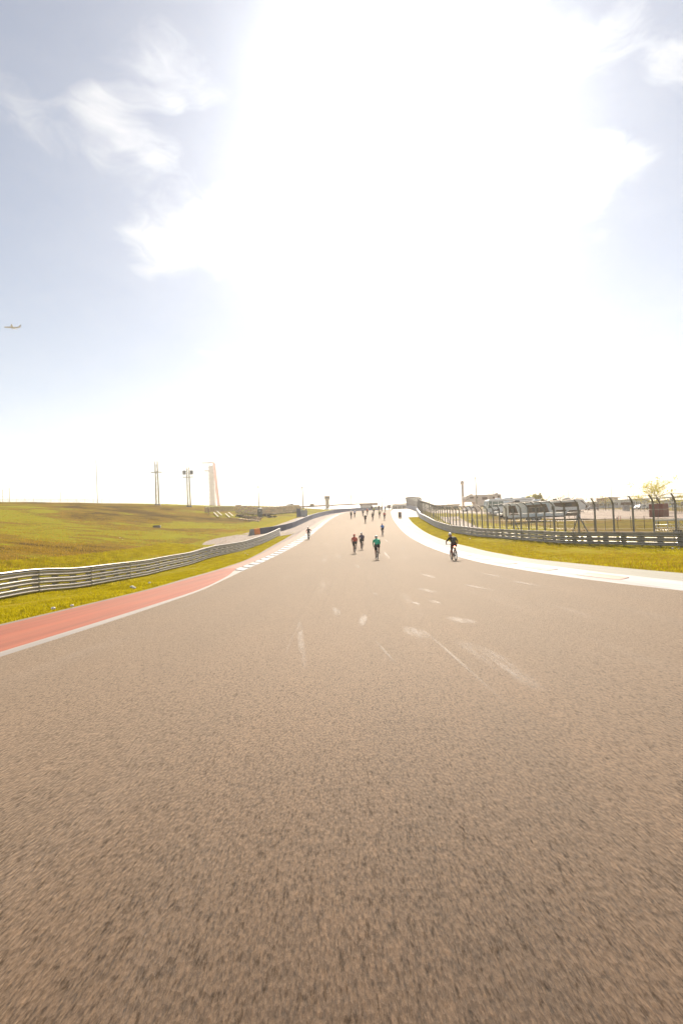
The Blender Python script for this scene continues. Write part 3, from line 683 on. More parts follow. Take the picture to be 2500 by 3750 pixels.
def smear_mat(name, col, amt, rough):
    a = NT(name); uv = a.t.nodes.new('ShaderNodeUVMap'); sp = a.t.nodes.new('ShaderNodeSeparateXYZ'); a.t.links.new(uv.outputs[0], sp.inputs[0])
    def bell(x): return a.math('MULTIPLY', a.math('MULTIPLY', x, a.math('SUBTRACT', 1.0, x)), 4.0)
    n = a.noise(a.map((6, .5, 1)), 1.0, 6, .75); n2 = a.noise(a.obj, 60, 3, .7)
    f = a.math('MULTIPLY', a.math('MULTIPLY', bell(sp.outputs[0]), bell(sp.outputs[1])), a.math('MULTIPLY', a.ramp(n, [(.35, 0.0), (.7, 1.0)]), a.ramp(n2, [(.3, 0.2), (.7, 1.0)])))
    f = a.math('MULTIPLY', f, amt, True); tr = a.t.nodes.new('ShaderNodeBsdfTransparent'); mx = a.t.nodes.new('ShaderNodeMixShader')
    a.t.links.new(f, mx.inputs[0]); a.t.links.new(tr.outputs[0], mx.inputs[1]); a.t.links.new(a.b.outputs[0], mx.inputs[2]); a.t.links.new(mx.outputs[0], a.t.nodes['Material Output'].inputs[0])
    a.set(Base_Color=col, Roughness=rough); return a.m
M_SCUFF = smear_mat('painted skid gleam', (0.42, 0.38, 0.33), .75, .5)  # gleam of shiny skid patches, painted in as a pale colour
M_SCRAPE = smear_mat('thin pale scrape', (0.40, 0.36, 0.30), .55, .5)
for px, w_ in [([(1485,2295),(1560,2345)],.75),([(1525,2290),(1625,2375),(1790,2530),(1900,2640)],.05),([(1355,2325),(1450,2435)],.045),([(1665,2345),(1800,2410),(2000,2540)],.7),
               ([(1640,2260),(1740,2290)],.8),([(1095,2290),(1060,2360),(1043,2420)],.05),([(1093,2265),(1108,2400),(1118,2470)],.12),([(1222,2225),(1240,2262)],.2),
               ([(1360,2168),(1377,2180)],.4),([(1528,2154),(1600,2172)],.7),([(1505,2204),(1538,2218)],.3),([(1570,2196),(1610,2214)],.5),([(1660,2035),(1690,2052)],.5),([(1408,1974),(1422,1988)],.5),
               ([(1405,2018),(1426,2046)],.55),([(1305,2070),(1316,2080)],.4),([(1238,2038),(1250,2042)],.5),([(1318,2036),(1330,2040)],.4),([(1340,1984),(1350,1988)],.4),([(1690,2140),(1830,2165)],.5),
               ([(1860,2125),(1980,2148)],.5),([(1760,2100),(1850,2115)],.5),([(1470,2004),(1478,2012)],.5),([(1540,2100),(1600,2120)],.6),([(1335,2250),(1322,2300)],.18)]:
    ribbon('skid_gleam' if w_ > .1 else 'scrape_mark', px, w_, M_SCUFF if w_ > .1 else M_SCRAPE)
M_SCUFFD = smear_mat('dark tyre rubber mark', (0.02, 0.017, 0.015), .10, .6)
for px, w_ in [([(1230,2085),(1050,2600)],.28),([(1272,2085),(1180,2600)],.28),([(1330,2080),(1420,2500)],.35),([(1395,2080),(1640,2520)],.3),([(1180,2110),(860,2620)],.3)]:
    ribbon('tyre_mark', px, w_, M_SCUFFD, .006)

# ------------------------------------------------------------------ trees and shrubs
def leaf_cloud(mb, centres, n, size, seed, mi=0):
    rg = np.random.default_rng(seed); vs = []; fs = []
    for c, rad, k in centres:
        m = int(n*k)
        p = rg.normal(size=(m, 3)); p /= np.linalg.norm(p, axis=1)[:, None]; p *= (rg.random((m, 1))**.5)*np.array(rad); p += np.array(c)
        for q in p:
            a = rg.normal(size=3); a /= np.linalg.norm(a); b = np.cross(a, rg.normal(size=3)); b /= np.linalg.norm(b); s_ = size*(.6+.8*rg.random()); i = len(vs)
            vs += [q-a*s_, q+b*s_*.5, q+a*s_, q-b*s_*.5]; fs.append((i, i+1, i+2, i+3))
    mb.add(vs, fs, mi)
def tree(label, base, h, wid, leaf, n, size, seed, trunk=.18, bare=0.35, group=None, limbs=11):
    rg = np.random.default_rng(seed); t = thing('tree', label, 'tree', base, 0, group); mb = MB()
    mb.path([(0, 0, -.3), (.03*h*rg.normal(), .0, h*.3), (.03*h*rg.normal(), .02*h, h*.62), (.02*h, 0, h*.9)], [trunk, trunk*.8, trunk*.45, trunk*.1], 7)
    cs = []
    for i in range(limbs):
        a = 2*math.pi*(i*.382+rg.random()*.2); z0 = h*(.25+.5*i/limbs); ln = wid*(.35+.22*rg.random())*(1.1-.5*i/limbs); up = h*(.12+.22*rg.random())
        e = np.array([math.cos(a)*ln, math.sin(a)*ln, z0+up]); m_ = np.array([math.cos(a)*ln*.5, math.sin(a)*ln*.5, z0+up*.35])
        mb.path([(0, 0, z0), m_, e], [trunk*.4, trunk*.25, trunk*.08], 5)
        for k in range(3):
            d = rg.normal(size=3)*np.array([.16*wid, .16*wid, .1*h]); mb.path([m_+(e-m_)*(.3+.3*k), e+d], [trunk*.12, trunk*.04], 4); cs.append((e+d, (wid*.13, wid*.13, h*.11), 1))
        cs.append((e, (wid*.13, wid*.13, h*.09), 1.4)); cs.append((m_, (wid*.09, wid*.09, h*.06), .6))
    cs.append(((.02*h, 0, h*.9), (wid*.14, wid*.14, h*.1), 1.5))
    mb.build('trunk', M_BARK, t); lb = MB(); leaf_cloud(lb, cs, n/len(cs), size, seed+1); lb.build('crown', leaf, t); return t
TG = 'trees on the paddock side'
def tr_at(px, Y, top_py, **k):
    b = foot(px, Y); return b, top_h(px, top_py, Y)-b[2]
b, h = tr_at(2408, 88, 1757); tree('tall loose tree with bright yellow-green young leaves behind the red container', b, h, h*1.05, M_LEAFY, 3000, .11, 3, .16, group=TG)
b, h = tr_at(1966, 150, 1811); tree('round dense green tree rising behind the two camper roofs', b, h, 4.2, M_LEAFG, 2600, .22, 5, .2, group=TG, limbs=14)
b, h = tr_at(1932, 158, 1818); tree('low yellow-green tree beside the round green tree behind the motorhome roof', b, h, 5.0, M_LEAFY, 1100, .2, 6, .2, group=TG)
b, h = tr_at(2045, 160, 1808); tree('wide nearly bare pinkish tree above the middle of the long trailer roof', b, h, 6.5, M_LEAFP, 420, .13, 7, .2, group=TG)
b, h = tr_at(2000, 170, 1815); tree('small bare tree just right of the round green tree', b, h, 5, M_LEAFP, 200, .12, 8, .18, group=TG)
b, h = tr_at(2098, 165, 1806); tree('bare pinkish tree above the nose end of the long trailer', b, h, 5, M_LEAFP, 330, .12, 9, .18, group=TG)
b, h = tr_at(2188, 125, 1815); tree('pinkish budding tree standing left of the two far low trees by the paddock fence', b, h, 4.0, M_LEAFP, 520, .12, 11, .14, group=TG)
b, h = tr_at(2216, 128, 1818); tree('olive budding tree right beside the pinkish tree by the paddock fence', b, h, 3.0, M_LEAFY, 260, .13, 12, .12, group=TG)
b, h = tr_at(2500, 130, 1828); tree('yellow-green tree cut by the frame edge behind the container', b, h, 4.5, M_LEAFY, 420, .16, 13, .15, group=TG)
def shrub(label, base, w_, h, seed, group=None, n=260):
    t = thing('shrub', label, 'shrub', base, 0, group); mb = MB(); rg = np.random.default_rng(seed)
    for i in range(6):
        d = rg.normal(size=2)*w_*.25; mb.path([(0, 0, -.1), (d[0]*.6, d[1]*.6, h*.4), (d[0], d[1], h*.8)], [.03, .02, .008], 4)
    mb.build('stem', M_BARK, t); lb = MB(); leaf_cloud(lb, [((x, y, h*.5), (w_*.4, w_*.3, h*.45), 1) for x, y in rg.normal(size=(4, 2))*w_*.22], n/4, .12, seed); lb.build('foliage', M_SHRUB, t)
shrub('dark shrub at the foot of the portable toilet', foot(966, 112), 2.6, .75, 21, 'dark shrubs along the ditch')
shrub('small dark shrub farthest right of the portable toilet', foot(993, 112), 1.8, .5, 22, 'dark shrubs along the ditch')
shrub('dark low shrub in the middle of the shaded ditch left of the toilet', foot(925, 108), 3.2, .8, 23, 'dark shrubs along the ditch', 400)
shrub('dark low shrub at the left end of the shaded ditch', foot(885, 110), 2.6, .6, 24, 'dark shrubs along the ditch')
b = foot(1590, 150); shrub('dark shrub behind the debris fence near the crest', b, 7, 2.4, 25, None, 900)

# ------------------------------------------------------------------ left side: hill things
def lattice(label, px, Y, top_py, bars_py, panels, group):
    b = foot(px, Y); h = top_h(px, top_py, Y)-b[2]; t = thing('lattice_tower', label, 'tower', b, .25, group); w0 = .78; w1 = .60
    wd = lambda z: w0+(w1-w0)*z/h
    for sx in (-1, 1):
        for sy in (-1, 1):
            mb = MB(); mb.tube((sx*w0/2, sy*w0/2, -.3), (sx*w1/2, sy*w1/2, h), .10, .08, 6); mb.build('leg', M_LATT, t)
    mb = MB(); z = .2; i = 0
    while z < h-.6:
        z2 = z+.8; a, c = wd(z)/2, wd(z2)/2
        for (p, q) in (((-a, -a), (c, -c)), ((a, -a), (c, c)), ((a, a), (-c, c)), ((-a, a), (-c, -c))):
            if i % 2: p, q = (q[0]*a/c, q[1]*a/c), (p[0]*c/a, p[1]*c/a)
            mb.tube((*p, z), (*q, z2), .04, .04, 4, cap=False)
        for p, q in (((-a, -a), (a, -a)), ((a, -a), (a, a)), ((a, a), (-a, a)), ((-a, a), (-a, -a))): mb.tube((*p, z), (*q, z), .022, .022, 4, cap=False)
        z = z2; i += 1
    mb.build('bracing', M_LATT, t)
    zb = top_h(px, bars_py, Y)-b[2]; mb = MB()
    for y_ in (-.5, .5): mb.box((0, y_, zb), (2.9, .09, .12))
    for x_ in (-1.4, -.5, .5, 1.4): mb.box((x_, 0, zb), (.07, 1.1, .06))
    mb.build('crossbar', M_LATT, t); mb = MB(); mb.box((0, 0, .05), (1.5, 1.5, .35)); mb.build('footing', M_GREYC, t)
    if panels:
        for sx in (-1, 1):
            mb = MB(); mb.rbox((sx*.95, -.1, zb+1.25), (.85, .35, 1.15), .04); ob = mb.build('speaker_panel', M_GREYB, t)
            mb = MB(); mb.tube((sx*.28, 0, zb+1.5), (sx*.6, -.1, zb+1.5), .03, .03, 5); mb.tube((sx*.28, 0, zb+1.0), (sx*.6, -.1, zb+1.0), .03, .03, 5); mb.build('bracket', M_LATT, t)
    mb = MB(); mb.tube((.4, -.4, 0), (.33, -.33, h), .02, .02, 4); mb.tube((.55, -.4, 0), (.45, -.33, h), .02, .02, 4); mb.build('ladder', M_LATT, t)
LG = 'lattice towers on the hill crest'
lattice('bare lattice tower with one crossbar standing on the hill crest', 578, 124, 1689, 1729, False, LG)
lattice('lattice tower carrying two square panels above its crossbar', 693, 125, 1711, 1747, True, LG)
def pole(label, px, Y, top_py, r=.06, lean=0, m=None, name='pole', cap=True, group=None, cat='pole', low=.0, r2=None):
    b = foot(px, Y); h = top_h(px, top_py, Y)-b[2]; t = thing(name, label, cat, b, 0, group)
    r *= 1.35; mb = MB(); mb.tube((0, 0, -.2), (0, 0, h), r, r2*1.35 if r2 else r*.75, 8); mb.build('shaft', m or M_TAN, t)
    mb = MB(); mb.tube((0, 0, -.1), (0, 0, .18), r*2.4, r*2.2, 8); mb.build('base', M_GREYC, t)
    if cap: mb = MB(); mb.ell((0, 0, h), (r*1.5, r*1.5, r*1.8), 8, 5); mb.build('finial', m or M_TAN, t)
    return t, h
PG = 'thin poles along the skyline'
pole('tallest thin mast standing alone on the left hill crest', 358, 122, 1685, .055, group=PG)
pole('thin pole nearest the left frame edge behind the hill fence', 12, 150, 1794, .05, group=PG)
pole('thin pole with a small light head second from the left frame edge', 37, 150, 1789, .06, group=PG)
pole('short faint pole between two braced posts of the hilltop fence', 224, 170, 1803, .05, group=PG)
pole('pointed pole rising behind the portable toilet', 950, 122, 1783, .10, group=PG, r2=.05)
pole('tall slim pole between the brown board sign and the portable toilet', 1110, 165, 1785, .15, group=PG)
pole('thick pale column left of the far beige camper', 1697, 128, 1768, .28, group=PG, m=M_RVT, r2=.25)
pole('tall thin mast in front of the far beige camper', 1746, 118, 1750, .10, group=PG, r2=.08)
for i, (px, tp, d_, lb) in enumerate([(1378, 1821, 300, 'thin pole at the right end of the grey grandstand'), (1412, 1819, 290, 'thin pole left of the small dark scoreboard'), (1447, 1820, 280, 'thin pole above the brown overhanging roof'),
                                     (1488, 1817, 270, 'thin pole left of the dense grey screen fence'), (1555, 1817, 175, 'short thin pole right of the dense grey screen'), (1643, 1822, 230, 'faint thin pole between the lamp post and the pale column'),
                                     (2083, 1795, 220, 'thin pole above the nose of the long trailer'), (2240, 1782, 230, 'thin pole left of the big yellow-green tree'), (2297, 1800, 230, 'faint thin pole above the long white building'), (2462, 1792, 120, 'thin pole right of the big yellow-green tree'),
                                     (1306, 1832, 330, 'faint thin pole above the white canopy'), (1322, 1840, 330, 'short faint pole at the right end of the white canopy')]):
    pole(lb, px, d_, tp, .11 if d_ > 200 else .07, group=PG, m=M_STEELD)
# cluster floodlight masts far off
def flood(label, px, Y, top_py, group):
    t, h = pole(label, px, Y, top_py+6, .28, m=M_STEELD, name='floodlight_mast', cap=False, cat='floodlight', group=group)
    for r in range(3):
        for c in range(3):
            mb = MB(); mb.rbox(((c-1)*1.5, -.3, h+(r-1)*1.6), (.9, .5, .8), .1); mb.build('lamp_head', M_WHITEP, t)
    mb = MB()
    for r in range(3): mb.box((0, .1, h+(r-1)*1.6), (4, .2, .2))
    mb.build('bracket', M_STEELD, t)
flood('faint floodlight mast left of the riders at the crest', 1287, 420, 1806, 'far floodlight masts')
flood('faint floodlight mast above the riders at the crest', 1400, 420, 1813, 'far floodlight masts')
# curved double lamp
b = foot(1571, 165); h = top_h(1571, 1800, 165)-b[2]; t = thing('street_lamp', 'swan-neck lamp post behind the fence near the crest', 'street lamp', b)
mb = MB(); mb.path([(0, 0, -.2), (0, 0, h), (-.3, 0, h+.7), (-.9, 0, h+1.0), (-1.2, 0, h+.75)], [.14, .1, .07, .06, .05], 8); mb.build('mast', M_STEELD, t)
mb = MB(); mb.path([(-1.2, 0, h+.8), (-1.2, 0, h+.5)], [.1, .28], 10); mb.build('lamp_shade', M_DARK, t)

# fences on the left hill
def post_fence(label, cat, path, step, hgt, r, wire, braces=(), bent=0.0, group=None, posts_m=None, rails=(), arms=False, name='chain_link_fence'):
    xy, s = resample(path, step); g = on_ground(xy); t = thing(name, label, cat, g[0], 0, group); o = g[0]; up = np.array([0, 0, 1.]); tg = np.gradient(g, axis=0); tg /= np.linalg.norm(tg, axis=1)[:, None]
    pm = posts_m or M_STEELD
    for i in range(len(g)):
        mb = MB(); mb.tube(g[i]-up*.2, g[i]+up*hgt, r, r, 6)
        if bent: mb.path([g[i]+up*(hgt-.02), g[i]+up*(hgt+bent)+np.array([-bent*.6, -bent*.4, 0])], [r*.8, r*.5], 5)
        mb.build('fence_post', pm, t, o)
        if i in braces:
            for sg in (-1, 1): mb = MB(); mb.tube(g[i]+up*hgt*.85, g[i]+tg[i]*sg*hgt*.75, r*.8, r*.8, 5); mb.build('brace', pm, t, o)
    for hr, rr in rails: mb = MB(); mb.path([p+up*hr for p in g], rr, 4); mb.build('fence_rail', pm, t, o)
    if wire:
        mb = MB(); vs = []; uv = []
        for i in range(len(g)):
            for h_ in (.03, hgt-.02): vs.append(g[i]+up*h_+np.array([0, -.06, 0])); uv.append((s[i], h_))
        mb.add(vs, [(2*i, 2*i+2, 2*i+3, 2*i+1) for i in range(len(g)-1)]); mb.uv = uv; mb.build('wire_mesh', wire, t, o)
    return t
pts = [foot(px, Y)[:2] for px, Y in ((-60, 128), (0, 126), (150, 127), (300, 129), (405, 131))]
post_fence('long chain-link fence with bent post tops along the left hill crest', 'fence', pts, 2.15, 1.05, .035, M_WIREF, (6, 12), .22, rails=((1.02, .018),))
pts = [foot(px, Y)[:2] for px, Y in ((405, 131), (450, 134), (560, 150), (720, 152), (800, 152))]
post_fence('faint chain-link fence continuing along the crest past the lattice towers', 'fence', pts, 2.6, .75, .03, M_WIREF)
pts = [foot(px, Y)[:2] for px, Y in ((890, 165), (960, 164), (1040, 160))]
post_fence('pinkish chain-link fence on the bank above the limestone wall', 'fence', pts, 1.5, 1.35, .04, M_WIREF, posts_m=M_BROWNR, rails=((1.33, .03),))
# timber slat fence stepping up the hill
def slat_fence():
    pts = [foot(px, Y)[:2] for px, Y in ((752, 112), (800, 121), (840, 131), (878, 142))]; xy, s = resample(pts, 1.9); g = on_ground(xy); o = g[0]; up = np.array([0, 0, 1.])
    t = thing('slatted_fence', 'dark slatted timber fence with a pale top rail climbing the left bank', 'fence', o)
    for i in range(len(g)):
        mb = MB(); mb.box(g[i]+up*.65, (.13, .13, 1.7)); mb.build('fence_post', M_BROWNR, t, o)
    for i in range(len(g)-1):
        a, b = g[i], g[i+1]; u = b-a
        for k in range(5):
            p = a+u*(k+.5)/5; mb = MB(); mb.box(p+up*.72+np.array([0, -.05, 0]), (.20, .03, 1.15), math.atan2(u[1], u[0])); mb.build('slat', M_WOOD, t, o)
        mb = MB(); mb.sweep([a+up*1.36, b+up*1.36], [(-.09, 0), (.09, 0), (.09, .07), (-.09, .07)], closed_prof=True, ends=True, smooth=False); mb.build('top_rail', M_ALU, t, o)
    e = foot(766, 108); u = e-g[0]
    for k in range(5):
        p = g[0]+u*(k+.5)/5; mb = MB(); mb.box(np.array([p[0], p[1], float(T(p[0], p[1]))+.72]), (.20, .03, 1.2), math.atan2(u[1], u[0])); mb.build('slat', M_WOOD, t, o)
    mb = MB(); mb.box(e+up*.65, (.13, .13, 1.7)); mb.build('fence_post', M_BROWNR, t, o)
slat_fence()
def bench_planks(label, pa, pb, n, group):
    a = foot(*pa); b = foot(*pb); o = a; t = thing('bleacher', label, 'bleacher', o, 0, group); u = b-a; L_ = np.linalg.norm(u); u = u/L_; up = np.array([0, 0, 1.]); sd_ = np.array([u[1], -u[0], 0]); sd_ /= np.linalg.norm(sd_)
    for k in range(n):
        q = -sd_*(.75*k)+up*(.35+.30*k)
        mb = MB(); mb.sweep([a+q, b+q], [(-.12, 0), (.12, 0), (.12, .05), (-.12, .05)], closed_prof=True, ends=True, smooth=False); mb.build('seat_plank', M_PALEW, t, o)
    for s_ in (.08, .5, .92):
        p = a+u*L_*s_; mb = MB()
        for k in range(n): q = p-sd_*.75*k; mb.tube(q-up*.2, q+up*(.35+.3*k), .035, .035, 5)
        mb.tube(p+up*.3, p-sd_*.75*(n-1)+up*(.3+.3*(n-1)), .03, .03, 5); mb.build('support_frame', M_STEELD, t, o)
BG = 'small aluminium bleachers on the bank'
bench_planks('pale bleacher planks right below the slatted fence on the bank', (783, 112), (800, 104), 2, BG)
bench_planks('pale bleacher planks nearer the shaded ditch on the bank', (826, 112), (842, 104), 2, BG)
# stepped stone in the shaded ditch
def ditch():
    a = foot(866, 113); b = foot(905, 108); c = foot(955, 104); o = a; t = thing('retaining_wall', 'low dark retaining wall in the shaded ditch below the bank', 'wall', o); xy, s = resample([a[:2], b[:2], c[:2]], 1.4); g = on_ground(xy)
    for i in range(len(g)-1):
        u = g[i+1]-g[i]
        for r in range(2):
            mb = MB(); mb.rbox(g[i]+u*(.5+.25*(r % 2))+np.array([0, .12*r, .12+.36*r]), (1.3, .5, .34), .04, math.atan2(u[1], u[0])); mb.build('stone_block', M_STONE2 if (i+r) % 3 else M_WOOD, t, o)
    for i in range(7):
        u = random.random(); p = g[int(u*(len(g)-2))]; q = foot(880+i*11, 104-i*.4); st = thing('rock', ['pale rock lying in the grass below the ditch, leftmost of the row', 'pale flat rock below the ditch, second of the row', 'pale rock below the ditch, third of the row', 'pale rock in the middle of the row below the ditch', 'pale rock below the ditch, third from the right', 'pale rock below the ditch, second from the right', 'pale rock below the toilet, rightmost of the row'][i], 'rock', q, i*.7, 'rocks below the ditch')
        mb = MB(); mb.ell((0, 0, .1), (.5+.2*u, .35, .2), 7, 5); mb.build('boulder', M_STONE, st)
ditch()
# limestone block wall
def stone_wall():
    path = [foot(px, Y)[:2] for px, Y in ((862, 134), (930, 136), (1000, 141), (1095, 150))]; xy, s = resample(path, 1.75); g = on_ground(xy); o = g[0]
    t = thing('limestone_wall', 'long tan limestone block wall cut into the bank behind the portable toilet', 'wall', o)
    for i in range(len(g)-1):
        u = g[i+1]-g[i]; rz = math.atan2(u[1], u[0]); L_ = np.linalg.norm(u)
        for r in range(3):
            p = g[i]+u*(.5+(.45 if r % 2 else 0))+np.array([0, .18*r, .35+.78*r]); mb = MB(); mb.rbox(p, (L_-.05, .8, .74), .05+.03*random.random(), rz+random.uniform(-.02, .02)); mb.build('stone_block', M_STONE if random.random() < .7 else M_STONE2, t, o)
stone_wall()
# portable toilet
b = foot(952, 112); t = thing('portable_toilet', 'grey portable toilet with a white roof standing on the bank', 'portable toilet', b, .25)
mb = MB(); mb.rbox((0, 0, .1), (1.2, 1.2, .2), .03); mb.build('skid_base', M_BLACK, t)
mb = MB(); mb.rbox((0, 0, 1.12), (1.1, 1.1, 1.95), .06); mb.build('cabin', M_PORTA, t)
mb = MB(); mb.rbox((0, -.57, 1.05), (.74, .05, 1.75), .015); d_ = mb.build('door', M_PORTA, t)
mb = MB(); mb.box((.26, -.61, 1.05), (.05, .05, .2)); mb.build('handle', M_WHITEP, d_)
mb = MB(); mb.box((-.02, -.602, 1.62), (.36, .012, .24)); mb.build('door_sign', M_WHITEP, d_)
mb = MB(); mb.rbox((0, 0, 2.16), (1.2, 1.2, .14), .05); mb.ell((0, 0, 2.2), (.52, .52, .18), 12, 6); mb.build('roof', M_WHITEP, t)
mb = MB(); mb.tube((.42, .42, 2.1), (.42, .42, 2.6), .05, .05, 8); mb.build('vent_pipe', M_WHITEP, t)
# dark low flatbed beside it
b = foot(979, 122); t = thing('flatbed_trailer', 'low dark flatbed trailer parked right of the portable toilet', 'trailer', b, .05)
mb = MB(); mb.box((0, 0, .62), (2.7, 1.6, .16)); mb.build('deck', M_BROWNR, t); mb = MB(); mb.box((-1.3, 0, .95), (.08, 1.6, .6)); mb.build('headboard', M_DARK, t)
for s_ in (-1, 1):
    for x_ in (-.45, .45): mb = MB(); mb.tube((x_, s_*.82-.1, .32), (x_, s_*.82+.1, .32), .32, .32, 12); mb.build('wheel', M_RUBBER, t)
mb = MB(); mb.tube((1.3, 0, .6), (2.1, 0, .5), .05, .05, 6); mb.build('drawbar', M_DARK, t)
# cabinet, post and screen behind the barrier
b = foot(1112, 117); t = thing('equipment_cabinet', 'grey-green equipment cabinet behind the barrier', 'cabinet', b, .1)
mb = MB(); mb.rbox((0, 0, .75), (1.9, 1.1, 1.5), .04); mb.build('housing', mat('grey green steel', (.22, .25, .23), .5), t)
mb = MB(); mb.box((-.42, -.565, .75), (.8, .03, 1.3)); mb.build('door', M_GREYB, t); mb = MB(); mb.box((.42, -.565, .75), (.8, .03, 1.3)); mb.build('door', M_GREYB, t)
mb = MB(); mb.rbox((0, 0, 1.56), (2.0, 1.2, .1), .03); mb.build('lid', M_ALU, t)
for i, lb in enumerate(['white litter bag on the cabinet behind the barrier', 'small white box on the right end of the cabinet behind the barrier']):
    q = thing('white_box', lb, 'box', (b[0]-.3+.9*i, b[1]-.1, b[2]+1.61), .3); mb = MB(); mb.rbox((0, 0, .13), (.4, .3, .26), .05); mb.build('carton', M_WHITEP, q); mb = MB(); mb.box((0, 0, .265), (.41, .31, .02)); mb.build('lid', M_WHITEP, q)
b = foot(1094, 113); t = thing('screen_panel', 'tall translucent grey screen panel at the left of the cabinet behind the barrier', 'panel', b, .3)
mb = MB(); mb.box((0, 0, 1.15), (.9, .06, 2.1)); mb.build('panel', M_SLATE, t)
for s_ in (-1, 1): mb = MB(); mb.tube((s_*.5, 0, -.2), (s_*.5, 0, 2.5), .045, .045, 6); mb.build('upright', M_STEELD, t)
b = foot(1128, 117); t = thing('hoop_frame', 'thin steel frame standing right of the cabinet behind the barrier', 'frame', b); mb = MB(); mb.path([(-.35, 0, -.1), (-.35, 0, 2.3), (.35, 0, 2.3), (.35, 0, -.1)], .035, 6); mb.build('hoop', M_STEELD, t); mb = MB(); mb.tube((-.35, 0, 1.2), (.35, 0, 1.2), .03, .03, 6); mb.build('crossbar', M_STEELD, t)
# drain box on the slope
b = ground(575, 1932, 30); t = thing('drain_box', 'dark grey drain box set in the grass hillside', 'drain', b, .2); mb = MB(); mb.rbox((0, 0, .1), (1.25, .6, .5), .06); mb.build('housing', M_STEELD, t); mb = MB(); mb.box((0, 0, .37), (1.1, .5, .04)); mb.build('lid', M_DARK, t)
LT = [((440,1971),'white litter scrap on the brown grass slope, left of a pair'),((450,1978),'white litter scrap on the brown grass slope, right of a pair'),((484,2157),'white litter scrap at the verge edge below the left guardrail'),((492,2160),'crumpled white cup at the verge edge below the left guardrail'),((898,2028),'pale litter scrap at the foot of the left guardrail'),((907,2034),'white litter scrap in the verge below the far end of the left guardrail'),
      ((548,2140),'small pale litter scrap on the verge nearer the far guardrail end'),((196,2238),'pale stone on the verge close to the red apron'),((265,2228),'pale stone farther along the verge edge of the red apron'),((1720,1975),'small white scrap on the right verge below the guardrail'),((2462,2012),'white flower head on the right verge, left of a pair'),((2484,2012),'white flower head on the right verge, right of a pair')]
for (px, py), lb in LT:
    b = ground(px, py, 8); ob = MB(); r_ = .035+.03*random.random(); ob.ell((0, 0, r_*.5), (r_*1.5, r_, r_*.8), 6, 4); q = ob.build('litter', M_WHITEP); q.location = tuple(b+np.array([0, 0, .05])); tag(q, lb, 'litter', 'litter on the grass')

# ------------------------------------------------------------------ observation tower with its red veil
M_TOWER = mat('tower steel', (0.10, 0.09, 0.095), 0.6, 0.2)
def observation_tower():
    Y = 700.0; b = foot(781, Y); H = top_h(770, 1692, Y)-b[2]; t = thing('observation_tower', 'tall pale observation tower with a red steel veil sweeping down its right side', 'tower', b, 0)
    W = 7.2
    for sx in (-1, 1):
        for sy in (-1, 1): mb = MB(); mb.tube((sx*W/2, sy*W/2, -2), (sx*W/2, sy*W/2, H-2), .5, .45, 6); mb.build('column', M_TOWER, t)
    n = 26
    for i in range(n):
        z0 = (H-6)*i/n; z1 = (H-6)*(i+1)/n; s_ = 1 if i % 2 else -1; mb = MB()
        mb.path([(-s_*W/2, -W/2-.4, z0), (s_*W/2, -W/2-.4, z1)], .42, 4); mb.box((s_*W/2, -W/2-.3, z1), (1.6, 1.6, .4)); mb.build('stair_flight', M_TOWER, t)
    mb = MB(); mb.box((0, 0, H/2-3), (W*.80, W*.80, H-6)); mb.build('lift_shaft', M_TOWER, t)
    mb = MB(); mb.box((-W*.5, 0, H-13.5), (W*2.0, W*1.3, .9)); mb.build('lower_deck', M_TOWER, t)
    mb = MB(); mb.box((-W*.7, 0, H-1.0), (W*2.6, W*1.3, .7)); mb.build('canopy', M_TOWER, t)
    mb = MB(); mb.path([(-W*1.1, -W*.55, H-12.4), (W*.5, -W*.55, H-12.4)], .15, 4); mb.build('railing', M_STEELD, t)
    for k in range(7):
        y_ = (k-3)*.95; e = (k-3)*.32; mb = MB()
        mb.path([(-W*.3, y_, H+.1+e*.3), (W*.35+e*.3, y_, H-.3+e*.3), (W*.60+e, y_, H-3.0), (W*.74+e, y_, H*.80), (W*.98+e, y_, H*.50), (W*1.22+e, y_, H*.22), (W*1.55+e, y_, H*.07), (W*2.0+e, y_, 1.2), (W*2.3+e, y_, -1)], .5, 6); mb.build('veil_tube', M_REDST, t)
observation_tower()

# ------------------------------------------------------------------ far buildings and signs around the crest
def gable(mb, x0, x1, y0, y1, z0, z1): mb.box(((x0+x1)/2, (y0+y1)/2, (z0+z1)/2), (x1-x0, y1-y0, z1-z0))
def canopy_building():
    Y = 262.0; a = foot(1095, Y); zz = lambda px, py: top_h(px, py, Y); x0 = at(1090, 1865, Y)[0]; x1 = at(1318, 1860, Y)[0]; b = np.array([x0, Y, 4.0]); t = thing('canopy_building', 'long low building with a bright white canopy roof and brown fascia beyond the barrier', 'building', b); Lx = x1-x0
    zt = zz(1200, 1861)-b[2]
    mb = MB(); mb.box((Lx/2+6, 5, zt/2-1), (Lx+12, 8, zt+1.6)); mb.build('wall', M_GREYB, t)
    mb = MB(); mb.add([(-.5, -1.4, zt-.75), (Lx, -1.4, zt-.55), (Lx, 9, zt+1.6), (-.5, 9, zt+1.4), (-.5, -1.4, zt-.95), (Lx, -1.4, zt-.75), (Lx, 9, zt+1.4), (-.5, 9, zt+1.2)], [(0, 1, 2, 3), (7, 6, 5, 4), (0, 4, 5, 1), (1, 5, 6, 2), (2, 6, 7, 3), (3, 7, 4, 0)]); mb.build('canopy_roof', M_WHITER, t)
    mb = MB(); mb.box((Lx/2+4, 9.6, zt+1.5), (Lx+14, .8, 1.5)); mb.build('fascia', M_BROWNR, t)
    for k in range(12): mb = MB(); mb.tube((Lx*k/11, -1.2, -2), (Lx*k/11, -1.2, zt-.75), .12, .12, 6); mb.build('column', M_STEELD, t)
canopy_building()
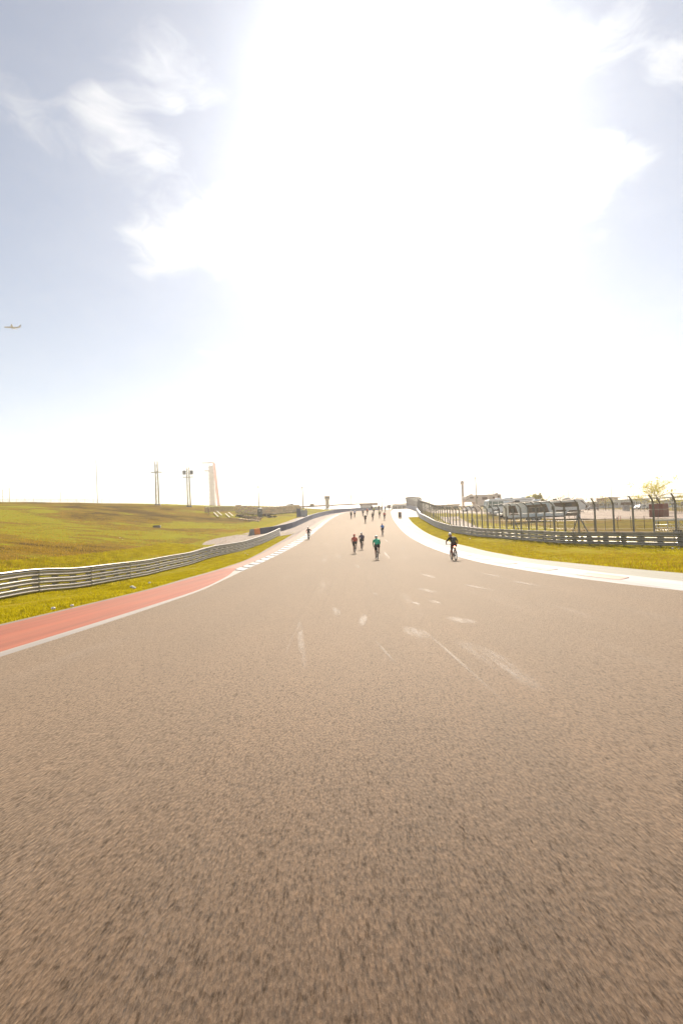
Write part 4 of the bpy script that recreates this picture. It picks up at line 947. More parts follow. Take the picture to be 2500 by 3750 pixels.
def grandstand():
    Y = 285.0; x0 = at(1316, 1862, Y)[0]; x1 = at(1392, 1862, Y)[0]; zb = 2.0; zt = top_h(1350, 1850, Y); b = np.array([x0, Y, zb]); Lx = x1-x0; H = zt-zb; t = thing('grandstand', 'grey stepped grandstand with a sloping right end behind the crest riders', 'grandstand', b)
    for k in range(8):
        mb = MB(); mb.box((Lx/2-.35*k, 1.2*k, H*(k+.5)/8), (Lx-.7*k, 1.2, H/8)); mb.build('seat_row', M_GREYB, t)
    mb = MB(); mb.box((Lx/2-2.4, 10.4, H/2), (Lx-4.8, .6, H+1.4)); mb.build('back_wall', M_GREYB, t)
    mb = MB(); mb.prism([(Lx+.2, -.8, 0), (Lx-5.2, 10.2, H+.6), (Lx-5.2, 10.2, 0)], (.3, 0, 0)); mb.build('end_panel', M_SLATE, t)
    mb = MB(); mb.box((Lx/2-3, 11, H+1.0), (Lx-4, 1.2, .4)); mb.build('parapet', M_BROWNR, t)
grandstand()
def hospitality():
    Y = 250.0; x0 = at(1432, 1862, Y)[0]; x1 = at(1520, 1862, Y)[0]; zb = 2.0; zt = top_h(1470, 1848, Y); b = np.array([x0, Y, zb]); Lx = x1-x0; H = zt-zb; t = thing('hospitality_building', 'pavilion with a wide brown overhanging roof and leaning grey glass front', 'building', b)
    mb = MB(); mb.add([(0, 0, 0), (Lx, 0, 0), (Lx, 0, H), (1.4, 0, H), (0, 8, 0), (Lx, 8, 0), (Lx, 8, H), (1.4, 8, H)], [(0, 1, 2, 3), (7, 6, 5, 4), (0, 4, 5, 1), (1, 5, 6, 2), (2, 6, 7, 3), (3, 7, 4, 0)]); mb.build('wall', M_GREYB, t)
    for k in range(5): mb = MB(); mb.box((2.2+2.4*k, -.05, H*.62), (2.1, .12, H*.5)); mb.build('window', M_GLASS, t)
    mb = MB(); mb.add([(-2.2, -2, H), (Lx, -2, H+.15), (Lx, 9, H+1.2), (-.8, 9, H+.9), (-2.2, -2, H+.3), (Lx, -2, H+.8), (Lx, 9, H+1.9), (-.8, 9, H+1.5)], [(3, 2, 1, 0), (4, 5, 6, 7), (0, 1, 5, 4), (1, 2, 6, 5), (2, 3, 7, 6), (3, 0, 4, 7)]); mb.build('roof', M_BROWNR, t)
hospitality()
b = foot(1424, 235); zt = top_h(1424, 1850, 235); zb = top_h(1424, 1861, 235); t = thing('scoreboard', 'small dark board on two legs beside the crest riders', 'board', b); mb = MB(); mb.box((0, 0, (zt+zb)/2-b[2]), (2.6, .3, zt-zb)); mb.build('board', M_GREYB, t)
for s_ in (-1, 1): mb = MB(); mb.tube((s_*.9, 0, -.3), (s_*.9, 0, zb-b[2]), .1, .1, 6); mb.build('leg', M_STEELD, t)
# control tower
Y = 265.0; b = foot(1200, Y); b[2] = 8.0; zt = top_h(1198, 1817, Y)-b[2]; t = thing('control_tower', 'short square control tower with a wider top cabin behind the white canopy', 'tower', b, .06)
mb = MB(); mb.box((0, 0, zt*.36-1), (2.0, 2.0, zt*.72+2)); mb.build('shaft', M_TAN, t); mb = MB(); mb.box((0, 0, zt*.84), (3.0, 3.0, zt*.26)); mb.build('cabin', M_TAN, t); mb = MB(); mb.box((0, 0, zt*.985), (3.2, 3.2, zt*.04)); mb.build('roof', M_BROWNR, t)
for k in (-1, 0, 1): mb = MB(); mb.box((k*.9, -1.52, zt*.86), (.75, .08, zt*.12)); mb.build('window', M_GLASS, t)
mb = MB(); mb.tube((1.2, 0, zt), (1.2, 0, zt+.9), .06, .04, 5); mb.build('antenna', M_STEELD, t)
# board sign on posts
b = foot(1143, 170); b0 = top_h(1143, 1857, 170)-b[2]; t0 = top_h(1143, 1845, 170)-b[2]; t = thing('board_sign', 'brown board sign on posts left of the control tower', 'sign', b); mb = MB(); mb.box((0, 0, (b0+t0)/2), (1.5, .15, t0-b0)); mb.build('board', M_WOOD, t)
for s_ in (-1, 1): mb = MB(); mb.tube((s_*.55, .12, -.2), (s_*.55, .12, t0), .06, .06, 6); mb.build('post', M_BROWNR, t)
mb = MB(); mb.path([(-1.9, .1, -.2), (-1.9, .1, t0), (-.8, .1, t0)], .05, 5); mb.build('hoop', M_BROWNR, t)
# pale parked cars on the bank near the crest
def car(label, base, rz, m, group=None, Ln=4.4, dark=None):
    t = thing('parked_car', label, 'car', base, rz, group); mb = MB(); W = 1.75
    prof = [(-2.2, .35), (-2.15, .75), (-1.45, .86), (-.75, 1.38), (.85, 1.42), (1.6, .95), (2.15, .88), (2.2, .35)]
    def body(pr, w0, w1, mi):
        vs = [(x*Ln/4.4, -w0/2 if z < .95 else -w1/2, z) for x, z in pr]+[(x*Ln/4.4, w0/2 if z < .95 else w1/2, z) for x, z in pr]; n = len(pr)
        mb.add(vs, [tuple(range(n)), tuple(range(2*n-1, n-1, -1))]+[(i+1, i, n+i, n+i+1) for i in range(n-1)]+[(0, n-1, 2*n-1, n)], mi)
    body(prof, W, W*.8, 0); mb.build('body', m, t)
    for s_ in (-1, 1):
        mb = MB(); y_ = s_*(W*.4+.012+.0); mb.add([(-1.2, s_*(W*.5-.06), .93), (-.66, y_-s_*.0, 1.33), (.78, y_, 1.36), (1.3, s_*(W*.5-.06), .95)], [(0, 1, 2, 3), (3, 2, 1, 0)]); mb.build('side_window', M_GLASS, t)
    mb = MB(); mb.add([(-1.48, -.62, .9), (-1.48, .62, .9), (-.83, .55, 1.36), (-.83, -.55, 1.36)], [(0, 1, 2, 3), (3, 2, 1, 0)]); mb.build('windscreen', M_GLASS, t)
    for x_ in (-1.35, 1.35):
        for s_ in (-1, 1): mb = MB(); mb.tube((x_, s_*.72, .32), (x_, s_*.9, .32), .32, .32, 14); mb.build('wheel', M_RUBBER, t)
    for s_ in (-1, 1): mb = MB(); mb.box((-2.19, s_*.6, .68), (.05, .3, .14)); mb.build('headlight', M_WHITEP, t)
    return t
CG = 'cars parked behind the fences'
car('white car with glinting glass parked between the motorhome and the long trailer', foot(1840, 98), .2, M_RVW, CG)
car('silver car parked nearest the rear of the long trailer', foot(1862, 92), -.1, M_ALU, CG)
car('white car parked under the overhang of the far beige camper', foot(1722, 118), .1, M_RVW, CG)
car('pale car parked at the right end of the bank fence near the crest', foot(1062, 175), .3, M_RVW, CG)
car('white car parked far off in front of the long white building', foot(2345, 135), .1, M_RVW, CG)
car('grey pickup-sized car parked far off by the paddock fence, left of the pinkish tree', foot(2165, 140), .0, M_GREYB, CG)

# ------------------------------------------------------------------ campers in the paddock
def slab(mb, x0, x1, z0, z1, y0, y1, mi=0): mb.box(((x0+x1)/2, (y0+y1)/2, (z0+z1)/2), (x1-x0, y1-y0, z1-z0), 0, mi)
def wheel(t, x, y, r, w_=.24):
    mb = MB(); mb.tube((x, y-w_/2, r), (x, y+w_/2, r), r, r, 16); ob = mb.build('wheel', M_RUBBER, t)
    mb = MB(); mb.tube((x, y-w_/2-.01, r), (x, y-w_/2+.03, r), r*.55, r*.55, 12); mb.build('rim', M_ALU, ob)
def ac(t, x, z, m=None, l=.9):
    mb = MB(); mb.rbox((x, 1.2, z+.16), (l, .8, .32), .08); mb.build('roof_unit', m or M_WHITEP, t)
def long_trailer():
    Y = 76.5; b = foot(2005, Y); a0 = at(1861, 1900, Y)[0]-b[0]; a1 = at(2152, 1890, Y)[0]-b[0]; H = top_h(2000, 1833, Y)-b[2]; t = thing('fifth_wheel_trailer', 'long white fifth-wheel trailer with brown swoosh graphics parked on the paddock', 'trailer', b, R(-1.2)); W = 2.5
    fl = .62; xk = a1-3.4; zo = fl+.95                                           # kink where the nose is raised
    mb = MB(); pr = [(a0, fl), (xk-.5, fl), (xk+.25, zo), (a1-.85, zo), (a1-.12, zo+.25), (a1, zo+.6), (a1-.75, H-.02), (a0+.12, H-.18), (a0, H-.32)]
    mb.prism([(x, 0, z) for x, z in pr], (0, W, 0)); mb.build('body', M_RVW, t)
    mb = MB(); mb.box(((a0+a1)/2-.35, W/2, H-.02), (a1-a0-.9, W+.1, .10), 0, 0, 0, -R(.75)); mb.build('roof', M_RVT, t)
    mb = MB(); slab(mb, a0-.03, xk-.5, fl-.12, fl+.10, -.02, W); mb.build('skirt', M_STEELD, t)
    so = MB(); slab(so, a0+3.05, a0+6.75, fl+.14, H-.34, -.42, -.01); sl = so.build('slide_out', M_RVB, t)
    mb = MB(); slab(mb, a0+3.0, a0+6.8, H-.34, H-.28, -.46, 0); mb.build('awning', M_DARK, sl)
    def quadp(name, pts, m, y, par=t):
        mb = MB(); mb.prism([(x, y, z) for x, z in pts], (0, .012, 0)); return mb.build(name, m, par)
    quadp('graphic', [(a0+.1, fl+.55), (a0+1.75, fl+.55), (a0+1.25, H-.62), (a0+.1, H-.62)], M_GRAPH, -.014)
    quadp('graphic', [(a0+3.2, fl+.75), (a0+6.7, fl+.75), (a0+6.2, H-.55), (a0+3.05, H-.62)], M_GRAPH, -.434, sl)
    quadp('graphic', [(a0+7.9, H-1.05), (a0+9.2, zo+.55), (a1-1.5, zo+.55), (a1-1.75, H-.42), (a0+7.6, H-.42)], M_GRAPH, -.014)
    for i in range(3): quadp('swoosh', [(a0+3.3+i*.05, H-.80+i*.1-.25), (a0+4.8, H-.86+i*.08-.2), (a0+6.1, H-.72-.1), (a0+6.1, H-.75-.1), (a0+4.8, H-.92+i*.08-.2), (a0+3.35+i*.05, H-.86+i*.1-.25)][::-1], M_RVT, -.446-.004*i, sl) if i == 0 else None
    for x0, x1, z0, z1, yy, par in ((a0+3.9, a0+4.9, fl+1.0, fl+1.65, -.45, sl), (a0+5.2, a0+6.0, fl+1.0, fl+1.65, -.45, sl), (a0+.4, a0+1.1, fl+1.0, fl+1.6, -.03, t), (a0+9.6, a0+10.6, zo+.7, zo+1.2, -.03, t)):
        mb = MB(); slab(mb, x0, x1, z0, z1, yy, yy+.02); wi = mb.build('window', M_GLASS, par)
        if par is t: mb = MB(); mb.path([(x0, yy-.006, z0), (x1, yy-.006, z0), (x1, yy-.006, z1), (x0, yy-.006, z1)], .025, 4, closed=True); mb.build('window_frame', M_DARK, wi)
    dr = MB(); slab(dr, a0+7.15, a0+7.85, fl+.1, fl+1.95, -.03, -.002); d_ = dr.build('door', M_RVW, t); mb = MB(); slab(mb, a0+7.25, a0+7.75, fl+1.15, fl+1.75, -.045, -.03); mb.build('pane', M_GLASS, d_); mb = MB(); mb.box((a0+7.78, -.05, fl+.95), (.04, .05, .14)); mb.build('handle', M_DARK, d_)
    mb = MB(); slab(mb, a0+8.0, a0+9.6, zo-.08, zo+.12, -.25, -.02); mb.build('outrigger_tray', M_GRAPH, t)
    mb = MB(); mb.prism([(xk-.55, -.01, fl+.05), (xk+2.0, -.01, fl+.02), (xk+2.15, -.01, zo-.05), (xk+.2, -.01, zo-.05)], (0, -.012, 0)); mb.prism([(xk-.5, .05, fl+.0), (xk+2.0, .05, fl), (xk+2.15, .05, zo), (xk+.25, .05, zo)], (0, W-.1, 0)); mb.build('pin_box_bay', M_GRAPH, t)
    mb = MB(); mb.path([(a1-1.2, .9, zo), (a1-.9, .9, zo-.28), (a1-.35, .9, zo-.34), (a1-.3, .9, zo-.5)], .09, 6); mb.build('king_pin', M_DARK, t)
    for x_ in (a0+4.2, a0+5.15): wheel(t, x_, .12, .36); wheel(t, x_, W-.12, .36)
    for x_ in (a0+.6, xk+1.2):
        for y_ in (.2, W-.2): mb = MB(); mb.tube((x_, y_, -.02), (x_, y_, fl), .05, .05, 6); mb.build('landing_leg', M_DARK, t)
    ac(t, a0+1.9, H-.08, M_DARK, 1.0); ac(t, a0+5.3, H-.02, M_RVB, 1.1); ac(t, a1-3.0, H+.03, M_ALU, 1.1); ac(t, a0+8.4, H, M_DARK, .4)
    mb = MB(); mb.path([(a0-.04, .5, fl+.5), (a0-.10, .5, fl+.5), (a0-.10, .5, H-.4), (a0-.02, .5, H-.3)], .025, 5); mb.path([(a0-.04, .9, fl+.5), (a0-.10, .9, fl+.5), (a0-.10, .9, H-.4), (a0-.02, .9, H-.3)], .025, 5); mb.build('ladder', M_DARK, t)
    mb = MB(); mb.box((a0-.25, .6, fl+.1), (.35, 1.2, .5)); mb.build('rear_carrier', M_DARK, t)
    mb = MB(); mb.prism([(a1-1.3, -.012, H-.25), (a1-1.05, -.012, H-.25), (a1-.05, -.012, zo+.55), (a1-.35, -.012, zo+.2), (a1-.45, -.012, zo+.25), (a1-.35, -.012, zo+.75)], (0, -.012, 0)); mb.build('nose_cap', M_GRAPH, t)
    return b, a0, a1
lt = long_trailer()
def motorhome():
    Y = 101.0; b = foot(1868, Y); a0 = at(1782, 1880, Y)[0]-b[0]; a1 = at(1960, 1870, Y)[0]-b[0]; H = top_h(1868, 1826, Y)-b[2]; t = thing('motorhome', 'white bus-shaped motorhome with a greenish windscreen behind the long trailer', 'motorhome', b, R(1.5)); W = 2.5; fl = .45
    mb = MB(); mb.prism([(x, 0, z) for x, z in [(a0+.05, fl), (a1, fl), (a1, H-.15), (a1-.2, H), (a0+.75, H), (a0+.35, H-.2), (a0, fl+.7)]], (0, W, 0)); mb.build('body', M_RVW, t)
    mb = MB(); mb.prism([(a0+.5, -.006, H-.30), (a1-.2, -.006, H-.30), (a1-.2, -.006, H-.38), (a0+.5, -.006, H-.38)], (0, -.012, 0)); mb.build('gutter', M_STEELD, t)
    mb = MB(); mb.box(((a0+a1)/2+.2, W/2, H+.02), (a1-a0-1.2, W-.1, .06)); mb.build('roof', M_RVB, t)
    mb = MB(); mb.prism([(a0+.30, -.01, fl+.95), (a0+1.05, -.01, fl+.95), (a0+1.2, -.01, H-.45), (a0+.52, -.01, H-.45)], (0, -.012, 0)); w_ = mb.build('cab_window', M_GLASSG, t)
    mb = MB(); mb.prism([(a0-.012, .2, fl+.95), (a0-.012, W-.2, fl+.95), (a0+.30, W-.2, H-.4), (a0+.30, .2, H-.4)], (-.02, 0, 0)); mb.build('windscreen', M_GLASSG, t)
    for x0, x1 in ((a0+1.3, a0+2.5), (a0+2.6, a0+3.7), (a0+3.85, a0+5.0), (a0+6.2, a0+7.4)):
        mb = MB(); slab(mb, x0, x1, fl+1.2, H-.48, -.022, -.004); mb.build('window', M_GLASSG if x0 < a0+3.8 else M_RVB, t)
    mb = MB(); slab(mb, a0+.2, a1, fl-.02, fl+.12, -.012, -.003); mb.build('lower_trim', M_GREYB, t)
    mb = MB(); mb.tube((a0+1.9, -.02, .48), (a0+1.9, .25, .48), .6, .6, 16); mb.build('wheel_arch', M_BLACK, t)
    wheel(t, a0+1.9, .0, .46, .3); wheel(t, a0+7.6, .0, .46, .3); wheel(t, a0+1.9, W-.2, .46); wheel(t, a0+7.6, W-.2, .46)
    mb = MB(); mb.path([(a0+.3, 0, H-.6), (a0-.05, -.3, H-.7), (a0-.05, -.35, H-1.1)], .05, 5); mb.build('wing_mirror', M_DARK, t)
    ac(t, a0+2.9, H, M_RVW, .9); ac(t, a0+6.0, H, M_DARK, .4); ac(t, a0+8.6, H, M_RVB, .9); ac(t, a0+5.0, H-.05, M_RVB, 1.4)
motorhome()
def far_camper():
    Y = 121.0; b = foot(1768, Y); a0 = at(1702, 1850, Y)[0]-b[0]; a1 = at(1837, 1850, Y)[0]-b[0]; H = top_h(1768, 1812, Y)-b[2]; t = thing('camper_trailer', 'beige fifth-wheel camper with an overhanging nose at its left end, farthest back', 'trailer', b, R(2)); W = 2.5; zo = H-1.75; fl = H-2.85
    mb = MB(); mb.prism([(x, 0, z) for x, z in [(a0+.2, zo), (a0+2.5, zo), (a0+2.8, fl), (a1, fl), (a1, H-.1), (a0+.9, H), (a0+.1, H-.35), (a0, H-.9)]], (0, W, 0)); mb.build('body', M_RVT, t)
    mb = MB(); mb.box(((a0+a1)/2+.3, W/2, H-.01), (a1-a0-.8, W+.08, .08)); mb.build('roof', M_RVW, t)
    for x0, x1, z0, z1 in ((a0+1.3, a0+2.4, H-.85, H-.4), (a0+3.0, a0+3.5, H-.85, H-.4), (a0+4.6, a0+6.0, H-1.3, H-.6), (a0+7.4, a0+8.0, H-1.1, H-.6), (a1-1.0, a1-.4, H-.9, H-.4)):
        mb = MB(); slab(mb, x0, x1, z0, z1, -.02, -.004); mb.build('window', M_GRAPH, t)
    mb = MB(); mb.prism([(a0+.1, -.012, zo+.35), (a0+1.0, -.012, zo+.85), (a0+1.0, -.012, zo+.95), (a0+.08, -.012, zo+.45)], (0, -.012, 0)); mb.build('stripe', M_GRAPH, t)
    for x_ in (a0+6.0, a0+7.0): wheel(t, x_, .1, .38); wheel(t, x_, W-.1, .38)
    for x_ in (a0+2.9, a1-.4): mb = MB(); mb.tube((x_, .3, -.1), (x_, .3, fl), .07, .07, 6); mb.build('landing_leg', M_DARK, t)
    mb = MB(); slab(mb, a0+2.8, a1, fl-.25, fl, .1, W-.1); mb.build('chassis', M_DARK, t); ac(t, a0+2.0, H, M_GRAPH, .8); ac(t, a1-.9, H, M_GRAPH, .8)
    q = thing('utility_box', 'beige utility box in front of the far beige camper', 'cabinet', foot(1745, 112)); mb = MB(); mb.rbox((0, 0, .9), (1.3, .8, 1.9), .04); mb.build('housing', M_RVT, q); mb = MB(); mb.box((0, -.42, .9), (1.0, .03, 1.5)); mb.build('door', M_RVT, q)
far_camper()
b = foot(1800, 150); h = top_h(1800, 1793, 150)-b[2]; t = thing('metal_arch', 'thin steel arch showing above the far camper roof', 'arch', b); mb = MB(); mb.path([(-.75, 0, -.2), (-.75, 0, h-.9), (-.4, 0, h-.2), (.2, 0, h), (.6, 0, h-.25), (.85, 0, h-1.0), (.85, 0, -.2)], .1, 6); mb.build('hoop', M_STEELD, t); mb = MB(); mb.tube((-.75, 0, h-1.2), (.85, 0, h-1.2), .06, .06, 5); mb.build('crossbar', M_STEELD, t)

# ------------------------------------------------------------------ paddock things right of the campers
b = foot(2412, 70); rz = R(-52); t = thing('steel_container', 'dark red corrugated steel container on the paddock', 'container', b, rz); H = top_h(2410, 1845, 70)-b[2]; w_, l_ = 1.75, 2.35
mb = MB(); mb.box((0, 0, H/2), (w_, l_, H-.1)); mb.build('shell', M_RUST, t)
for s_ in (-1, 1):
    for k in range(12): mb = MB(); mb.box((s_*(w_/2+.012), -l_/2+.15+k*(l_-.3)/11, H/2), (.03, .09, H-.25)); mb.build('rib', M_RUST, t)
for s_ in (-1, 1):
    for k in range(8): mb = MB(); mb.box((-w_/2+.18+k*(w_-.36)/7, s_*(l_/2+.012), H/2), (.09, .03, H-.25)); mb.build('rib', M_RUST, t)
mb = MB()
for sx in (-1, 1):
    for sy in (-1, 1): mb.box((sx*w_/2, sy*l_/2, H/2), (.09, .09, H))
for z in (.03, H-.03):
    for s_ in (-1, 1): mb.box((0, s_*l_/2, z), (w_, .08, .08)); mb.box((s_*w_/2, 0, z), (.08, l_, .08))
mb.build('frame', M_RUST, t); mb = MB(); mb.tube((-.3, -l_/2-.06, .2), (-.3, -l_/2-.06, H-.2), .02, .02, 5); mb.tube((.3, -l_/2-.06, .2), (.3, -l_/2-.06, H-.2), .02, .02, 5); mb.build('lock_rod', M_STEELD, t)
# grey steel cabinet with dark cover
b = foot(2291, 103); t = thing('grey_cabinet', 'grey steel cabinet with a dark tilted cover by the far paddock fence', 'cabinet', b, .1); mb = MB(); mb.rbox((0, 0, .65), (1.15, .9, 1.35), .04); mb.build('housing', M_GREYB, t); mb = MB(); mb.box((.1, -.1, 1.72), (2.0, 1.2, .6), 0, 0, 0, .05, .96); mb.build('cover', M_GRAPH, t); mb = MB(); mb.box((0, -.46, .65), (.9, .03, 1.1)); mb.build('door', M_GREYB, t)
for s_ in (-1, 1): mb = MB(); mb.tube((s_*.6, 0, 1.2), (s_*.6, 0, 1.5), .04, .04, 5); mb.build('strut', M_DARK, t)
# long white buildings and a raised walkway far right
def long_building(label, px0, px1, Y, top_py, wall, nwin, roofm, depth=12):
    x0 = at(px0, 1850, Y)[0]; x1 = at(px1, 1850, Y)[0]; b = G3((x0+x1)/2, Y); H = top_h((px0+px1)/2, top_py, Y)-b[2]; t = thing('long_building', label, 'building', b, R(-1)); Lx = x1-x0
    mb = MB(); mb.box((0, depth/2, H/2-.3), (Lx, depth, H+.5)); mb.build('wall', wall, t); mb = MB(); mb.box((0, depth/2-.3, H+.1), (Lx+1, depth+1.2, .4)); mb.build('roof', roofm, t)
    for k in range(nwin): x_ = -Lx/2+Lx*(k+.5)/nwin; mb = MB(); mb.box((x_, -.06, H*.55), (Lx/nwin*.6, .12, H*.35)); f_ = mb.build('window', M_GLASS, t); mb = MB(); mb.box((x_, -.14, H*.55), (.12, .06, H*.35)); mb.build('mullion', M_WHITEP, f_)
long_building('long white building with a flat grey roof behind the paddock fence', 2312, 2378, 205, 1828, M_PALEB, 5, M_GREYB)
long_building('low white gabled shed behind the yellow-green tree', 2420, 2520, 180, 1833, M_RVW, 4, M_PALEB)
long_building('pinkish block building left of the long white building', 2232, 2262, 230, 1823, M_RVT, 2, M_BROWNR)
long_building('pale tented hall behind the far chain-link fence', 2180, 2262, 190, 1838, M_PALEB, 6, M_WHITER)
long_building('low grey-blue marquee behind the chain-link fence near the trailer nose', 2135, 2190, 170, 1846, M_PALEB, 4, M_WHITER)
long_building('low brown shed behind the fence left of the pale column', 1600, 1680, 210, 1850, M_STONE2, 3, M_BROWNR)
def walkway():
    Y = 240; x0 = at(2255, 1830, Y)[0]; x1 = at(2560, 1820, Y)[0]; b = G3(x0, Y); zd = top_h(2300, 1829, Y)-b[2]; t = thing('raised_walkway', 'long raised grey walkway crossing behind the big yellow-green tree', 'walkway', b); Lx = x1-x0
    mb = MB(); mb.box((Lx/2, 0, zd), (Lx, 3, .7), 0, 0, 0, -R(.9)); mb.build('deck', M_GREYB, t)
    for k in range(7): mb = MB(); mb.box((Lx*k/6, 0, zd/2-.5), (.8, 2, zd+.4)); mb.build('pier', M_GREYC, t)
    mb = MB(); mb.path([(0, -1.4, zd+1.3), (Lx, -1.4, zd+1.3+Lx*.0157)], .08, 4); mb.build('railing', M_STEELD, t)
walkway()
pts = [foot(px, Y)[:2] for px, Y in ((2135, 128), (2260, 112), (2350, 98), (2385, 92))]
post_fence('chain-link fence along the far edge of the paddock road', 'fence', pts, 2.4, 2.0, .035, M_WIREF, posts_m=M_DARK)
pts = [foot(px, Y)[:2] for px, Y in ((2462, 92), (2500, 84), (2580, 74))]
post_fence('chain-link fence right of the red container at the frame edge', 'fence', pts, 1.9, 1.9, .035, M_WIREF, posts_m=M_DARK, rails=((1.88, .04),))
# wire fence of thin black posts behind the guardrail
pts = [foot(px, Y)[:2] for px, Y in ((1871, 63), (1950, 58), (2045, 53.5), (2182, 49), (2301, 46.5), (2410, 44.5))]
post_fence('low wire fence of thin black posts just behind the right guardrail', 'fence', pts, 1.18, 1.3, .028, None, posts_m=M_BLACK, rails=((1.2, .008), (.75, .008), (.35, .008)), name='wire_fence')
pts = [foot(px, Y)[:2] for px, Y in ((1640, 98), (1700, 88), (1780, 76), (1860, 68))]
post_fence('far low wire fence of thin dark posts along the green strip by the footpath', 'fence', pts, 1.0, 1.25, .028, None, posts_m=M_BROWNR, rails=((1.2, .01), (.7, .01)), name='wire_fence')
# marker pickets
for i, (px, lb) in enumerate([(2257, 'short dark red picket with a cap left of the orange pickets'), (2263, 'left orange picket of the pair on the paddock edge'), (2271, 'right orange picket of the pair on the paddock edge')]):
    q = thing('marker_picket', lb, 'picket', foot(px, 60-.0*i), 0, 'marker pickets'); mb = MB(); mb.tube((0, 0, -.1), (0, 0, .62 if i else .45), .035, .035, 6); mb.build('stake', M_RUST if i == 0 else mat('orange picket %d' % i, (.5, .13, .05), .5), q); mb = MB(); mb.tube((0, 0, .62 if i else .45), (0, 0, .70 if i else .52), .04, .02, 6); mb.build('cap', M_BLACK, q)
q = thing('water_barrel', 'small pale blue barrel on the paddock under the trailer nose', 'barrel', foot(2118, 74)); mb = MB(); mb.path([(0, 0, 0), (0, 0, .25), (0, 0, .65), (0, 0, .9)], [.22, .26, .26, .22], 12); mb.build('drum', M_PALEB, q); mb = MB(); mb.tube((0, 0, .9), (0, 0, .95), .2, .2, 12); mb.build('lid', M_WHITEP, q)
q = thing('water_jug', 'small dark barrel standing left of the pale blue barrel', 'barrel', foot(2112, 74)); mb = MB(); mb.path([(0, 0, 0), (0, 0, .2), (0, 0, .5), (0, 0, .62)], [.14, .16, .16, .1], 10); mb.build('drum', M_GREYB, q); mb = MB(); mb.tube((0, 0, .62), (0, 0, .7), .06, .06, 8); mb.build('lid', M_DARK, q)
# aluminium bleacher by the frame edge
def alu_bleacher():
    a = foot(2396, 41.5); b = foot(2580, 39.5); o = a; u = b-a; L_ = np.linalg.norm(u); u = u/L_; up = np.array([0, 0, 1.]); nn = np.array([-u[1], u[0], 0]); h = 1.12; t = thing('aluminium_stand', 'silver tube stand with a white top plank behind the guardrail at the frame edge', 'stand', o)
    mb = MB(); mb.sweep([a+up*h-u*.05, b+up*h], [(-.22, 0), (.22, 0), (.22, .12), (-.22, .12)], closed_prof=True, ends=True, smooth=False); mb.build('top_plank', M_WHITEP, t, o)
    for k in range(5):
        p = a+u*(.15+k*L_/4.4)
        for d_ in (-.2, .9): mb = MB(); mb.tube(p+nn*d_-up*.15, p+nn*min(d_, .2)+up*h, .03, .03, 6); mb.build('leg', M_ALU, t, o)
        mb = MB(); mb.tube(p+nn*.15+up*(h-.1), p+u*.55+nn*.2+up*.05, .022, .022, 5); mb.build('brace', M_ALU, t, o)
    for z in (.78, .28): mb = MB(); mb.tube(a+up*z, b+up*z, .025, .025, 6); mb.build('rail', M_ALU, t, o)
    mb = MB(); mb.sweep([a+up*.45+nn*.9, b+up*.45+nn*.9], [(-.14, 0), (.14, 0), (.14, .05), (-.14, .05)], closed_prof=True, ends=True, smooth=False); mb.build('foot_plank', M_ALU, t, o)
    mb = MB(); mb.box(a+u*1.7+nn*.45+up*.13, (.45, .5, .3), .2); q = mb.build('crate', M_BLACK); q_ = tag(q, 'black crate under the silver tube stand', 'crate'); q.data.transform(Matrix.Translation(Vector(-(a+u*1.7+nn*.45)))); q.location = tuple(a+u*1.7+nn*.45)
alu_bleacher()
# trackside distance board on the right apron
b = ground(1464, 1898, 60); dd = b[1]; H = top_h(1464, 1875, dd)-b[2]; t = thing('distance_board', 'dark trackside board in an orange frame standing on the right apron', 'board', b, R(-5)); wd = H*.52
mb = MB(); mb.box((0, 0, H*.58), (wd*.8, .05, H*.72)); mb.build('board', M_DARK, t); mb = MB()
for s_ in (-1, 1): mb.box((s_*wd*.45, 0, H/2), (wd*.1, .08, H))
mb.box((0, 0, H*.97), (wd*.8, .08, H*.05)); mb.box((0, 0, H*.14), (wd*.8, .08, H*.16)); mb.build('frame', mat('faded orange frame', (.55, .26, .14), .5), t)
for i in range(3): mb = MB(); mb.box((0, -.032, H*(.42+.16*i)), (wd*.34, .012, H*.08)); mb.build('pale_mark', M_STEELD, t)
mb = MB(); mb.tube((0, .05, H*.7), (0, .55, 0), .03, .03, 5); mb.build('prop', M_STEELD, t)
